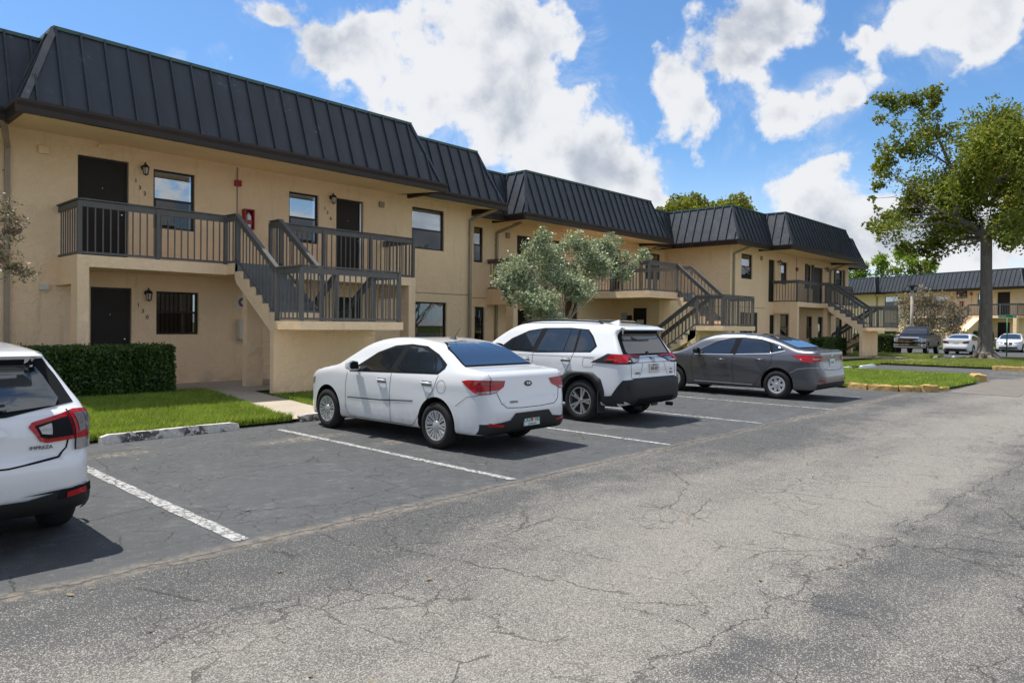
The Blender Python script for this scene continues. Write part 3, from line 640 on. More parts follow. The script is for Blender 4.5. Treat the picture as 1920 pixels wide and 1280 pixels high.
Z0, Z2 = 0.2, 2.82
def balcony_module(root, ox, B, W, flip2=False, name2=''):
    """two upper balconies with a stair between them coming down to a projecting landing and turning back"""
    X = lambda v: v + ox
    yt, yl, yf = B - .44, B - 2.08, B - 3.06
    s = MB()
    # left slab, deep side beam and front pier
    s.box(X(4.14), X(6.96), B, W - .001, 2.60, Z2)
    s.box(X(4.14), X(4.34), B + .38, W - .001, 2.28, 2.5995); s.box(X(4.141), X(4.34), B + .001, B + .38, Z0, 2.5995)
    s.box(X(6.96), X(8.05), yt, W - .001, 2.601, Z2 - .001)
    # right slab
    s.box(X(8.05), X(12.17), B, W - .001, 2.60, Z2)
    s.box(X(11.97), X(12.17), B + .38, W - .001, 2.28, 2.5995); s.box(X(11.95), X(12.169), B + .001, B + .38, Z0, 2.5995)
    s.box(X(7.30), X(7.66), B - .30, B - .10, Z0, 2.6)
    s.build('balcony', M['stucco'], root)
    c, t = MB(), MB()
    stairs(c, t, X(6.96), X(8.05), yt, yl, Z2, 1.62, under=.30)
    stairs(c, t, X(8.32), X(9.34), yl, yl + 1.9, 1.62, Z0 + .01, under=.02, nr=9)
    c.box(X(6.957), X(9.358), yl - .004, yl + .14, Z0, 1.459)
    st = c.build('staircase', M['stucco'], root)
    t.build('treads', M['tread'], st)
    l = MB(); l.box(X(6.96), X(9.36), yf, yl, 1.46, 1.62); lo_ = l.build('landing', M['stucco'], root); l = MB(); l.box(X(7.0), X(9.32), yf + .04, yl - .03, 1.6205, 1.628); l.build('floor_paint', M['tread'], lo_)
    b = MB()
    railing(b, (X(4.19), W - .02, Z2), (X(4.19), B + .05, Z2), posts=(False, True)); railing(b, (X(4.19), B + .05, Z2), (X(6.98), B + .05, Z2), posts=(False, True))
    railing(b, (X(6.98), B + .05, Z2), (X(7.01), yt + .03, Z2), posts=(False, True))
    b.build('balcony_railing', M['wood'], root); b = MB()
    railing(b, (X(8.02), B + .05, Z2), (X(8.02), yt + .03, Z2), posts=(True, True))
    railing(b, (X(8.02), B + .05, Z2), (X(12.12), B + .05, Z2), posts=(False, True)); railing(b, (X(12.12), B + .05, Z2), (X(12.12), W - .02, Z2), posts=(False, False))
    b.build('balcony_railing', M['wood'], root)
    for x in (7.01, 8.00): b = MB(); railing(b, (X(x), yt + .03, Z2 + .0), (X(x), yl - .03, 1.62), posts=(False, True)); b.build('stair_railing', M['wood'], root)
    for x in (8.37, 9.29): b = MB(); railing(b, (X(x), yl, 1.62), (X(x), yl + 1.9, Z0 + .05), posts=(True, True)); b.build('stair_railing', M['wood'], root)
    b = MB()
    railing(b, (X(7.01), yl - .04, 1.62), (X(7.01), yf + .06, 1.62), posts=(False, True)); railing(b, (X(7.01), yf + .06, 1.62), (X(9.28), yf + .06, 1.62), posts=(False, True))
    railing(b, (X(9.28), yf + .06, 1.62), (X(9.28), yl - .04, 1.62), posts=(False, True))
    b.build('landing_railing', M['wood'], root)

# ------------------------------------------------------------------ the long stepped building
bld = empty('apartment_building', 'long two storey beige stucco building with dark metal mansard roof beside the parked cars', 'building')
W1, W2, W3 = 16.3, 17.85, 14.5
X3 = 29.62
ZT = 5.30
def sc3(x): return x * .98
w1_holes = [(4.52, 5.48, Z2 + .001, 4.95), (5.98, 6.87, 3.62, 4.90), (9.21, 10.05, 3.62, 4.88), (10.58, 11.44, Z2 + .001, 4.90), (13.13, 14.37, 3.79, 5.0),
            (4.76, 5.55, Z0, 2.285), (6.05, 6.97, 1.30, 2.245), (13.28, 14.5, .95, 2.24), (10.57, 11.4, Z0, 2.285), (8.9, 9.75, .95, 2.24)]
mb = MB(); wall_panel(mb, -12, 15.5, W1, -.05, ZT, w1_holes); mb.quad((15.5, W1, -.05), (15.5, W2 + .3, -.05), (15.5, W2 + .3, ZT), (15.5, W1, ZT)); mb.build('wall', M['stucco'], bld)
w2_holes = [(17.11, 17.55, 3.75, 4.98), (17.18, 17.66, .99, 2.2), (19.31, 20.1, Z2 + .001, 4.9), (21.1, 21.8, 3.7, 4.9), (24.0, 24.8, 3.7, 4.9), (25.2, 26.0, Z2 + .001, 4.9), (28.0, 29.26, 3.75, 4.96),
            (19.4, 20.23, Z0, 2.15), (21.3, 22.1, 1.1, 2.15), (28.0, 29.2, .95, 2.2)]
mb = MB(); wall_panel(mb, 15.5, X3 + .2, W2, -.05, ZT, w2_holes); mb.build('wall', M['stucco'], bld)
w3_holes = [(30.7, 31.85, 3.80, 4.94), (33.66, 34.38, Z2 + .001, 4.88), (35.12, 35.88, 3.75, 4.86), (38.6, 39.1, 3.7, 4.96), (39.35, 40.85, Z2 + .001, 4.90), (42.95, 44.05, 3.95, 4.98),
            (31.0, 32.0, 1.0, 2.25), (33.84, 34.46, Z0, 2.2), (35.1, 36.2, .95, 2.25), (38.55, 39.35, 1.0, 2.2), (40.2, 40.95, Z0, 2.2), (43.0, 44.1, 1.0, 2.2)]
mb = MB(); wall_panel(mb, X3, 45.05, W3, -.05, ZT, w3_holes); mb.quad((X3, W3, -.05), (X3, W3, ZT), (X3, W2 + 8, ZT), (X3, W2 + 8, -.05)); mb.quad((45.05, W3, -.05), (45.05, 26, -.05), (45.05, 26, ZT), (45.05, W3, ZT)); mb.build('wall', M['stucco'], bld)
# storey joint strips
jm = mat('joint', (0.26, 0.20, 0.13), 0.9)
for a in ((12.2, 15.5, W1 - .006, W1 - .001, 2.495, 2.515), (15.5, 19.0, W2 - .006, W2 - .001, 2.50, 2.52), (X3 - .006, X3 - .001, W3, W2, 2.49, 2.51), (X3, 33.3, W3 - .006, W3 - .001, 2.49, 2.51)):
    mb = MB(); mb.box(*a); mb.build('joint_strip', jm, bld)
# doors and windows
door(bld, 4.52, 5.48, Z2, 4.95, W1); door(bld, 10.58, 11.44, Z2, 4.90, W1, storm=True); door(bld, 4.76, 5.55, Z0, 2.285, W1); door(bld, 10.57, 11.4, Z0, 2.285, W1)
window(bld, 5.98, 6.87, 3.62, 4.90, W1); window(bld, 9.21, 10.05, 3.62, 4.88, W1); window(bld, 13.13, 14.37, 3.79, 5.0, W1, rail=.48)
window(bld, 6.05, 6.97, 1.30, 2.245, W1, 'vertical', rail=.52); window(bld, 13.28, 14.5, .95, 2.24, W1, 'lace', rail=.42); window(bld, 8.9, 9.75, .95, 2.24, W1)
door(bld, 19.31, 20.1, Z2, 4.9, W2); door(bld, 25.2, 26.0, Z2, 4.9, W2); door(bld, 19.4, 20.23, Z0, 2.15, W2)
for a in ((17.11, 17.55, 3.75, 4.98, 'blinds'), (17.18, 17.66, .99, 2.2, 'curtain'), (21.1, 21.8, 3.7, 4.9, 'blinds'), (24.0, 24.8, 3.7, 4.9, 'blinds'), (28.0, 29.26, 3.75, 4.96, 'blinds'), (21.3, 22.1, 1.1, 2.15, 'blinds'), (28.0, 29.2, .95, 2.2, 'blinds')):
    window(bld, *a[:4], W2, a[4])
door(bld, 33.66, 34.38, Z2, 4.88, W3); door(bld, 39.35, 40.85, Z2, 4.90, W3); door(bld, 33.84, 34.46, Z0, 2.2, W3); door(bld, 40.2, 40.95, Z0, 2.2, W3, oval=True)
window(bld, 30.7, 31.85, 3.80, 4.94, W3); window(bld, 35.12, 35.88, 3.75, 4.86, W3); window(bld, 38.6, 39.1, 3.7, 4.96, W3, 'curtain', shutters=True); window(bld, 42.95, 44.05, 3.95, 4.98, W3, 'lace', shutters=True)
window(bld, 31.0, 32.0, 1.0, 2.25, W3, shutters=True); window(bld, 35.1, 36.2, .95, 2.25, W3); window(bld, 38.55, 39.35, 1.0, 2.2, W3); window(bld, 43.0, 44.1, 1.0, 2.2, W3)
# roofs: a main mansard per wing and a bay over each pair of balconies
mansard(bld, -12, 15.9, 15.30, 24, lh=False, spans=[(-12, 3.15), (12.7, 16.03)])
mansard(bld, 3.19, 12.62, 14.45, 15.9, dz=.012)
mansard(bld, 15.0, 29.5, 16.92, 24, lh=False, rh=False, dz=-.005, spans=[(15.5, 17.65), (26.98, 28.6)])
mansard(bld, 17.72, 26.9, 15.97, 17.5, dz=.012)
mansard(bld, 28.78, 45.75, 13.74, 26, dz=.006, spans=[(28.65, 32.05), (41.6, 45.88)])
mansard(bld, 32.12, 41.5, 12.76, 14.3, dz=.014)
mb = MB()
def soff(xa, xb, yg, yw): mb.prism([(yg + .01, 5.125), (yw + .2, 5.29), (yw + .2, 5.305), (yg + .01, 5.14)], 'x', xa, xb)
soff(-12, 3.19, 15.30, W1); soff(3.20, 12.61, 14.45, W1); soff(12.62, 15.89, 15.30, W1); mb.box(15.501, 15.89, 16.5, 17.6, 5.28, 5.29)
soff(15.9, 17.72, 16.92, W2); soff(17.73, 26.89, 15.97, W2); soff(26.9, 28.79, 16.92, W2); mb.box(28.79, X3 + .1, 14.7, 26, 5.27, 5.28)
soff(28.79, 32.12, 13.74, W3); soff(32.13, 41.49, 12.76, W3); soff(41.5, 45.74, 13.74, W3)
mb.build('soffit', M['soffit'], bld)
balcony_module(bld, 0, 14.94, W1)
balcony_module(bld, 30.06, 13.3, W3)
# middle wing: long balcony, projecting top landing, stair forward and back
s = MB(); s.box(17.75, 26.3, 16.54, W2 - .001, 2.60, Z2); s.box(17.75, 17.95, 16.541, 16.9, Z0, 2.5995); s.box(17.751, 17.95, 16.9, W2 - .001, 2.28, 2.599)
s.box(21.2, 24.2, 13.35, 16.54, 2.59, Z2 - .001); s.box(20.35, 20.55, 16.55, 16.85, Z0, 2.599); s.box(21.25, 23.4, 16.45, 16.539, Z0, 2.589)
s.box(23.4, 23.52, 14.3, 16.45, Z0, 2.589); s.box(23.52, 26.3, 14.3, 14.42, Z0, 2.589) ; s.box(26.1, 26.3, 14.42, 16.54, Z0, 2.5895); s.box(24.2, 26.3, 14.3, 16.5395, 2.5905, Z2 - .002)
s.build('balcony', M['stucco'], bld)
c, t = MB(), MB(); stairs(c, t, 23.1, 24.2, 13.35, 12.0, Z2, 1.62, under=.30); stairs(c, t, 22.0, 23.02, 12.0, 13.9, 1.62, Z0 + .01, under=.02, nr=9)
c.box(22.0, 22.28, 12.0, 12.3, Z0, 1.459); c.box(22.28, 24.45, 12.5, 12.62, Z0, 1.30); c.box(24.2, 24.45, 12.0, 12.3, Z0, 1.459)
st = c.build('staircase', M['stucco'], bld); t.build('treads', M['tread'], st)
l = MB(); l.box(22.0, 24.45, 11.0, 11.999, 1.46, 1.62); l.build('landing', M['stucco'], bld)
b = MB(); railing(b, (17.8, W2 - .02, Z2), (17.8, 16.59, Z2), posts=(False, True)); railing(b, (17.8, 16.59, Z2), (21.25, 16.59, Z2), posts=(False, True)); railing(b, (21.25, 16.59, Z2), (21.25, 13.40, Z2), posts=(False, True)); railing(b, (21.25, 13.40, Z2), (23.1, 13.40, Z2), posts=(False, True))
b.build('balcony_railing', M['wood'], bld); b = MB(); railing(b, (24.17, 13.40, Z2), (24.17, 16.5, Z2)); b.build('balcony_railing', M['wood'], bld)
for x in (23.14, 24.15): b = MB(); railing(b, (x, 13.38, Z2), (x, 11.98, 1.62), posts=(False, True)); b.build('stair_railing', M['wood'], bld)
for x in (22.05, 22.97): b = MB(); railing(b, (x, 11.98, 1.62), (x, 13.9, Z0 + .05), posts=(True, True)); b.build('stair_railing', M['wood'], bld)
b = MB(); railing(b, (22.05, 11.96, 1.62), (22.05, 11.06, 1.62), posts=(False, True)); railing(b, (22.05, 11.06, 1.62), (24.38, 11.06, 1.62), posts=(False, True)); railing(b, (24.38, 11.06, 1.62), (24.38, 11.96, 1.62), posts=(False, True))
b.build('landing_railing', M['wood'], bld)
for x, w, g, dx in ((3.32, W1, 15.30, -.25), (15.42, W1, 15.30, .35), (18.2, W2, 16.92, .3), (27.55, W2, 16.92, .5), (29.85, W3, 13.74, .3), (41.9, W3, 13.74, .4)): downspout(bld, x, w, ZT, Z0 if w != W1 else .1, g, dx)
# storage room door (faces the car park side) and its notices
mb = MB(); mb.box(23.375, 23.399, 14.82, 15.42, Z0, 2.28); rd = mb.build('door', M['door'], bld)
mb = MB(); mb.box(23.36, 23.374, 14.78, 14.819, Z0, 2.32); mb.box(23.36, 23.374, 15.421, 15.46, Z0, 2.32); mb.box(23.36, 23.374, 14.78, 15.46, 2.321, 2.35); mb.build('door_frame', M['soffit'], rd)

def sign(name, label, cat, x, y, z, w, h, back, lines, fg, face='S', depth=.02, group=None):
    """flat panel with raised lettering; face S looks to -Y, face W looks to -X"""
    rz = 0 if face == 'S' else -math.pi / 2 if face == 'W' else face
    t = empty(name, label, cat, (x, y, z), rz, group)
    p = MB(); p.box(-w / 2, w / 2, -depth, 0, -h / 2, h / 2); bevel(p.build('panel', back, t), min(.01, depth / 3))
    if lines:
        tx = MB(); n = len(lines)
        for i, (s_, sz) in enumerate(lines):
            zz = h / 2 - h * (i + .5) / n; tx.text(s_, sz, Matrix.Translation((0, -depth - .003, zz)) @ RX, .001)
        tx.build('lettering', fg, t)
    return t
sign('notice_sign', 'small white notice sign fixed on the dark storage door beside the middle stair', 'sign', 23.37, 15.1, 1.75, .30, .16, M['white'], [('STORAGE', .05), ('ROOM', .05)], M['digit'], 'W')
sign('notice_sheet', 'narrow white strip of paper hanging below the notice on the dark storage door', 'notice', 23.37, 15.1, 1.53, .10, .24, M['white'], [], M['digit'], 'W')
sign('notice_sheet', 'pale faded paper sheet on the sunny wall left of the storage door', 'notice', 23.398, 15.86, 1.95, .26, .30, mat('pale_paper', (0.40, 0.42, 0.50), 0.8), [], M['digit'], 'W')
mb = MB(); mb.box(23.28, 23.399, 15.5, 15.66, 1.82, 2.0); tag(mb.build('utility_box', M['gutter']), 'small dark box on the wall just left of the storage door', 'utility box')

# wall lanterns, house numbers and fixtures on the near wing
lantern(5.77, W1, 4.88, 'black carriage lantern between the upper left door and its window'); lantern(5.85, W1, 2.2, 'black carriage lantern beside the ground floor window with vertical blinds')
lantern(10.41, W1, 4.88, 'black carriage lantern left of the upper door with the silver edge'); lantern(34.7, W3, 4.83, 'black lantern between door and window above the farthest balcony'); lantern(41.15, W3, 4.9, 'small black lantern right of the wide dark doors on the farthest balcony')
def numbers(label, digits, pts, y, size=.12):
    t = empty('house_number', label, 'house number', (pts[0][0], y, pts[0][1]))
    for ch, (x, z) in zip(digits, pts):
        b = MB(); b.text(ch, size, Matrix.Translation((x - pts[0][0], -.008, z - pts[0][1])) @ RX, .006); b.build('digit', M['digit'], t)
numbers('metal house number 132 stepping down beside the upper left door', '132', [(5.62, 4.58), (5.70, 4.44), (5.80, 4.33)], W1)
numbers('metal house number 130 stepping down beside the ground floor door behind the hedge', '130', [(5.68, 1.93), (5.77, 1.80), (5.86, 1.67)], W1)
numbers('metal house number 136 stepping down left of the upper door with the silver edge', '136', [(10.23, 4.57), (10.31, 4.47), (10.41, 4.33)], W1)
def small_box(name, label, cat, x, y, z, w, h, d, m):
    b = MB(); b.box(x - w / 2, x + w / 2, y - d, y - .0005, z - h / 2, z + h / 2); o = tag(b.build(name, m), label, cat); bevel(o, .008); return o
small_box('vent_box', 'square beige vent box high on the wall left of the upper left door', 'vent', 3.92, W1, 4.92, .19, .15, .07, M['soffit'])
small_box('vent_box', 'square white vent box low on the wall left of the balcony pier', 'vent', 3.93, W1, 2.24, .16, .12, .08, M['plastic'])
small_box('vent_box', 'square brownish vent box on the wall right of the upper door with the silver edge', 'vent', 12.02, W1, 4.9, .16, .15, .07, M['pipe'])
small_box('vent_box', 'small box under the eaves above the upper left door', 'junction box', 4.98, W1, 5.19, .2, .07, .06, M['soffit'])
small_box('vent_box', 'dark vent box high on the middle wing left of its first door', 'vent', 18.78, W2, 4.82, .18, .2, .08, M['pipe'])
small_box('vent_box', 'cream vent box low on the middle wing below the joint line', 'vent', 18.80, W2, 2.1, .18, .14, .08, M['plastic'])
small_box('vent_box', 'small dark vent box left of the first door of the farthest wing', 'vent', 32.75, W3, 4.86, .16, .2, .07, M['pipe'])
small_box('vent_box', 'small dark vent box between the shuttered windows of the farthest wing', 'vent', 41.7, W3, 4.86, .16, .2, .07, M['pipe'])
t = empty('fire_alarm', 'red fire alarm bell box on a thin conduit between the two upper balconies', 'fire alarm', (7.86, W1, 4.86))
b = MB(); b.box(-.075, .075, -.09, -.001, -.07, .07); bevel(b.build('bell_box', M['red'], t), .01); b = MB(); b.beam((0, -.014, .07), (0, -.014, .38), .02, .02); b.beam((0, -.014, -.07), (0, -.014, -.80), .02, .02); b.build('conduit', M['pipe'], t)
b = MB(); b.box(-.05, .05, -.06, -.001, -.94, -.80); b.build('pull_station', M['red'], t)
t = empty('fire_alarm', 'red fire alarm box on a conduit above the farthest balcony', 'fire alarm', (37.05, W3, 4.6))
b = MB(); b.box(-.075, .075, -.09, -.001, -.09, .09); b.build('bell_box', M['red'], t); b = MB(); b.beam((0, -.014, .09), (0, -.014, .62), .02, .02); b.beam((0, -.014, -.09), (0, -.014, -.80), .02, .02); b.build('conduit', M['pipe'], t)
def extinguisher(label, x, y, z, rz=0, parent=None):
    t = empty('fire_extinguisher_cabinet', label, 'fire extinguisher', (x, y, z), rz)
    if parent: t.parent = None
    b = MB()
    for a in ((-.12, .12, .215, .24), (-.12, .12, -.24, -.215), (-.12, -.095, -.215, .215), (.095, .12, -.215, .215)): b.box(a[0], a[1], -.17, -.0005, a[2], a[3])
    b.box(-.095, .095, -.02, -.001, -.215, .215); b.build('cabinet', M['red'], t)
    b = MB(); b.lathe([(0, -.2), (.06, -.2), (.065, -.18), (.065, .07), (.05, .11), (.02, .13), (.02, .16), (0, .16)], 14, at(0, -.09, 0)); b.build('cylinder', M['white'], t, True)
    b = MB(); b.box(-.06, .06, -.158, -.154, -.12, -.02); b.build('instruction_label', M['red'], t)
    return t
extinguisher('red fire extinguisher cabinet with glass front on the wall by the near stairs', 8.10, W1, 4.03)
t = empty('meter_cabinet', 'cream cabinet with dark plates for openings on the wall under the near stairs', 'cabinet', (8.0, W1, 1.42))
b = MB(); b.box(-.13, .13, -.16, -.001, -.24, .24); bevel(b.build('housing', M['plastic'], t), .015); b = MB()
for k in range(4): b.box(.0, .10, -.166, -.159, -.20 + k * .105, -.12 + k * .105)
b.build('opening_shade_plate', M['dark'], t)  # dark plates on the housing face stand in for shade inside openings
t = sign('round_notice', 'white square notice with a purple round emblem under the near stairs', 'sign', 8.01, W1 - .0005, 2.06, .26, .26, M['white'], [], M['digit'], 'S', .012)
b = MB(); pm = mat('emblem_purple', (0.16, 0.09, 0.18), 0.6); b.lathe([(.05, -.014), (.11, -.014)], 28, Matrix.Rotation(R(-90), 4, 'X') @ Matrix.Diagonal((1, 1, 1, 1))); 
b = MB(); b.lathe([(.045, .013), (.11, .013), (.11, .015), (.045, .015)], 28, Matrix.Rotation(R(90), 4, 'X'), close=True); b.build('emblem', pm, t)

# ------------------------------------------------------------------ far building across the road
P0 = Vector((80.5, 25.4, 0)); ANG = math.atan2(-.925, -.38)
fb = empty('apartment_building', 'sunlit two storey beige building with grey roof across the road behind the big tree', 'building', tuple(P0), ANG)
WF = 1.3
fh = [(-2.4, -.5, 3.75, 4.95), (2.79, 4.4, 3.75, 4.9), (7.9, 9.5, 3.7, 4.8), (12.35, 12.75, 3.75, 4.86), (14.12, 15.2, Z2 + .001, 4.94), (14.15, 15.22, Z0, 2.25), (12.4, 12.76, 1.0, 2.28), (2.8, 4.4, 1.0, 2.2)]
mb = MB(); wall_panel(mb, -16, 30, WF, -.05, ZT, fh); mb.build('wall', M['stucco'], fb)
for a in ((-2.4, -.5, 3.75, 4.95), (2.79, 4.4, 3.75, 4.9), (7.9, 9.5, 3.7, 4.8), (12.35, 12.75, 3.75, 4.86), (12.4, 12.76, 1.0, 2.28), (2.8, 4.4, 1.0, 2.2)): window(fb, *a, WF)
door(fb, 14.12, 15.2, Z2, 4.94, WF); door(fb, 14.15, 15.22, Z0, 2.25, WF)
mansard(fb, -16, 30, .55, 8, lh=False, rh=False); mansard(fb, -9, 2.72, -.05, 1.6, dz=.012); mansard(fb, 5.85, 17.05, -.05, 1.6, dz=.012); mansard(fb, 20.2, 32.0, -.05, 1.6, dz=.012)
mb = MB(); mb.box(-16, 30, .56, 2.0, ZT - .06, ZT - .001); 
for a, b_ in ((-9, 2.7), (5.87, 17.03), (20.2, 30)): mb.box(a, b_, -.04, .559, ZT - .058, ZT - .002)
mb.build('soffit', M['soffit'], fb)
# its stair comes forward between two balconies (mirror of the near ones)
s = MB(); BF = .05
s.box(12.3, 16.55, BF, WF - .001, 2.60, Z2); s.box(16.2, 16.5, BF + .001, BF + .3, Z0, 2.599); s.box(6.5, 10.95, BF, WF - .001, 2.60, Z2); s.box(6.5, 6.7, BF + .001, BF + .3, Z0, 2.599); s.box(10.95, 12.3, BF, WF - .001, 2.601, Z2 - .001)
s.box(12.3, 12.45, -3.0, BF, Z0, 1.8) ; s.build('balcony', M['stucco'], fb)
c, t = MB(), MB(); stairs(c, t, 11.0, 12.29, BF - .02, -1.9, Z2, 1.55, under=.3); 
c.prism([(BF, Z0), (BF, 2.6), (-1.9, 1.4), (-1.9, Z0)], 'x', 12.46, 13.4); st = c.build('staircase', M['stucco'], fb); t.build('treads', M['tread'], st)
l = MB(); l.box(8.8, 12.3, -3.0, -1.91, 1.40, 1.55); l.build('landing', M['stucco'], fb)
b = MB(); railing(b, (12.32, BF + .05, Z2), (16.5, BF + .05, Z2)); railing(b, (16.5, BF + .05, Z2), (16.5, WF - .02, Z2), posts=(False, False)); b.build('balcony_railing', M['wood'], fb); b = MB(); railing(b, (6.55, BF + .05, Z2), (10.95, BF + .05, Z2)); b.build('balcony_railing', M['wood'], fb)
b = MB(); railing(b, (11.02, BF, Z2), (11.02, -1.9, 1.55)); b.build('stair_railing', M['wood'], fb); b = MB(); railing(b, (12.26, BF, Z2), (12.26, -1.9, 1.55)); b.build('stair_railing', M['wood'], fb)
b = MB(); railing(b, (8.85, -2.95, 1.55), (12.25, -2.95, 1.55)); railing(b, (12.25, -2.95, 1.55), (12.25, -1.95, 1.55), posts=(False, False)); b.build('landing_railing', M['wood'], fb)
downspout(fb, 1.9, WF, ZT, Z0, .55, .2)
def far(s_, z, off=WF): v = P0 + Vector((math.cos(ANG), math.sin(ANG), 0)) * s_ + Vector((-math.sin(ANG), math.cos(ANG), 0)) * off; return (v.x, v.y, z)
x, y, z = far(10.9, 4.84, WF - .001)
sign('building_sign', 'dark brown building sign with three lines of white lettering on the far building', 'sign', x, y, z, 1.0, .66, M['brownsign'], [('BLDG. 11', .17), ('1001 - 1008', .17), ('NW 101 COURT', .14)], M['white'], ANG, .04)
x, y, z = far(10.92, 3.95, WF - .001); extinguisher('dark red extinguisher cabinet below the brown building sign on the far building', x, y, z, ANG)
x, y, z = far(11.8, 4.85, WF - .001)
t = empty('fire_alarm', 'red alarm bell on a conduit right of the brown building sign', 'fire alarm', (x, y, z), ANG)
b = MB(); b.box(-.1, .1, -.1, 0, -.1, .1); b.build('bell_box', M['red'], t); b = MB(); b.beam((0, -.014, .1), (0, -.014, .38), .03, .02); b.beam((0, -.014, -.1), (0, -.014, -.8), .03, .02); b.build('conduit', M['pipe'], t)

# ------------------------------------------------------------------ cars
def catmull(pts, n=6, closed=True):
    """rounded outline through control points; a point given as (a, b, 1) keeps its corner"""
    P = [np.array(p[:2], float) for p in pts]; hard = [len(p) > 2 for p in pts]; k = len(P); out = []
    for i in range(k):
        p1, p2 = P[i], P[(i + 1) % k]
        p0 = P[i - 1] if not hard[i] else 2 * p1 - p2
        p3 = P[(i + 2) % k] if not hard[(i + 1) % k] else 2 * p2 - p1
        ta = (p2 - p0) / 2; tb = (p3 - p1) / 2; L = np.linalg.norm(p2 - p1)
        for t_ in (ta, tb):
            m_ = np.linalg.norm(t_)
            if m_ > L * 1.2: t_ *= L * 1.2 / m_
        for t in np.linspace(0, 1, n, endpoint=False):
            out.append((2 * t**3 - 3 * t**2 + 1) * p1 + (t**3 - 2 * t**2 + t) * ta + (-2 * t**3 + 3 * t**2) * p2 + (t**3 - t**2) * tb)
    return np.array(out)
def sd_poly(p, poly):
    a = poly; b = np.roll(poly, -1, axis=0); d = np.full(len(p), 1e9); s = np.ones(len(p))
    for (ax, ay), (bx, by) in zip(a, b):
        ex, ey = bx - ax, by - ay; wx, wy = p[:, 0] - ax, p[:, 1] - ay
        t = np.clip((wx * ex + wy * ey) / (ex * ex + ey * ey + 1e-12), 0, 1)
        dx, dy = wx - ex * t, wy - ey * t; d = np.minimum(d, dx * dx + dy * dy)
        c1 = p[:, 1] >= ay; c2 = p[:, 1] < by; c3 = ex * wy > ey * wx
        flip = (c1 & c2 & c3) | (~c1 & ~c2 & ~c3); s = np.where(flip, -s, s)
    return s * np.sqrt(d)
def smax(a, b, k):
    h = np.maximum(k - np.abs(a - b), 0) / k; return np.maximum(a, b) + h * h * k * .25
def body_mesh(spec, res=.05):
    L, Wd, H = spec['L'], spec['W'], spec['H']
    side = catmull(spec['side'], 5); plan = catmull(spec['plan'] + [(-x, y) + tuple(r) for x, y, *r in spec['plan'][::-1]], 4)
    wz = np.array(spec['wz']); ks = spec.get('k', .07)
    extra = spec.get('extra')
    def f(p):
        x = np.abs(p[:, 0]); y, z = p[:, 1], p[:, 2]
        a = sd_poly(np.stack([y, z], 1), side); w = np.interp(z, wz[:, 0], wz[:, 1])
        # smooth the width profile a little
        w = (w + np.interp(z - .02, wz[:, 0], wz[:, 1]) + np.interp(z + .02, wz[:, 0], wz[:, 1])) / 3
        if extra: w = w + extra(y, z)
        b = (x - w) * .93; c = sd_poly(np.stack([p[:, 0], y], 1), plan)
        if 'tuck' in spec: c = c + spec['tuck'](y, z)
        return smax(smax(a, b, ks), c, .07)
    nx, ny, nz = int(Wd / res), int(L / res), int(H / res)
    idx = {}; V = []; F = []
    def vid(i, j, k):
        key = (i, j, k)
        if key not in idx: idx[key] = len(V); V.append((i / nx, j / ny, k / nz))
        return idx[key]
    for i in range(nx):
        for j in range(ny):
            F.append((vid(i, j, 0), vid(i, j + 1, 0), vid(i + 1, j + 1, 0), vid(i + 1, j, 0))); F.append((vid(i, j, nz), vid(i + 1, j, nz), vid(i + 1, j + 1, nz), vid(i, j + 1, nz)))
    for i in range(nx):
        for k in range(nz):
            F.append((vid(i, 0, k), vid(i + 1, 0, k), vid(i + 1, 0, k + 1), vid(i, 0, k + 1))); F.append((vid(i, ny, k), vid(i, ny, k + 1), vid(i + 1, ny, k + 1), vid(i + 1, ny, k)))
    for j in range(ny):
        for k in range(nz):
            F.append((vid(0, j, k), vid(0, j, k + 1), vid(0, j + 1, k + 1), vid(0, j + 1, k))); F.append((vid(nx, j, k), vid(nx, j + 1, k), vid(nx, j + 1, k + 1), vid(nx, j, k + 1)))
    U = np.array(V); e = .12
    B = np.stack([(U[:, 0] - .5) * (Wd + 2 * e), U[:, 1] * (L + 2 * e) - e, U[:, 2] * (H + e) + .05 ], 1)
    m = spec.get('seed', .9); zc = spec.get('zc', .62)
    S = np.stack([np.zeros(len(B)), np.clip(B[:, 1], m, L - m), np.full(len(B), zc)], 1)
    lo = np.zeros(len(B)); hi = np.ones(len(B))
    for _ in range(16):
        t = (lo + hi) / 2; p = S + (B - S) * t[:, None]; ins = f(p) < 0; lo = np.where(ins, t, lo); hi = np.where(ins, hi, t)
    P = S + (B - S) * lo[:, None]
    me = bpy.data.meshes.new('body'); me.from_pydata(P.tolist(), [], F); me.update(); return me
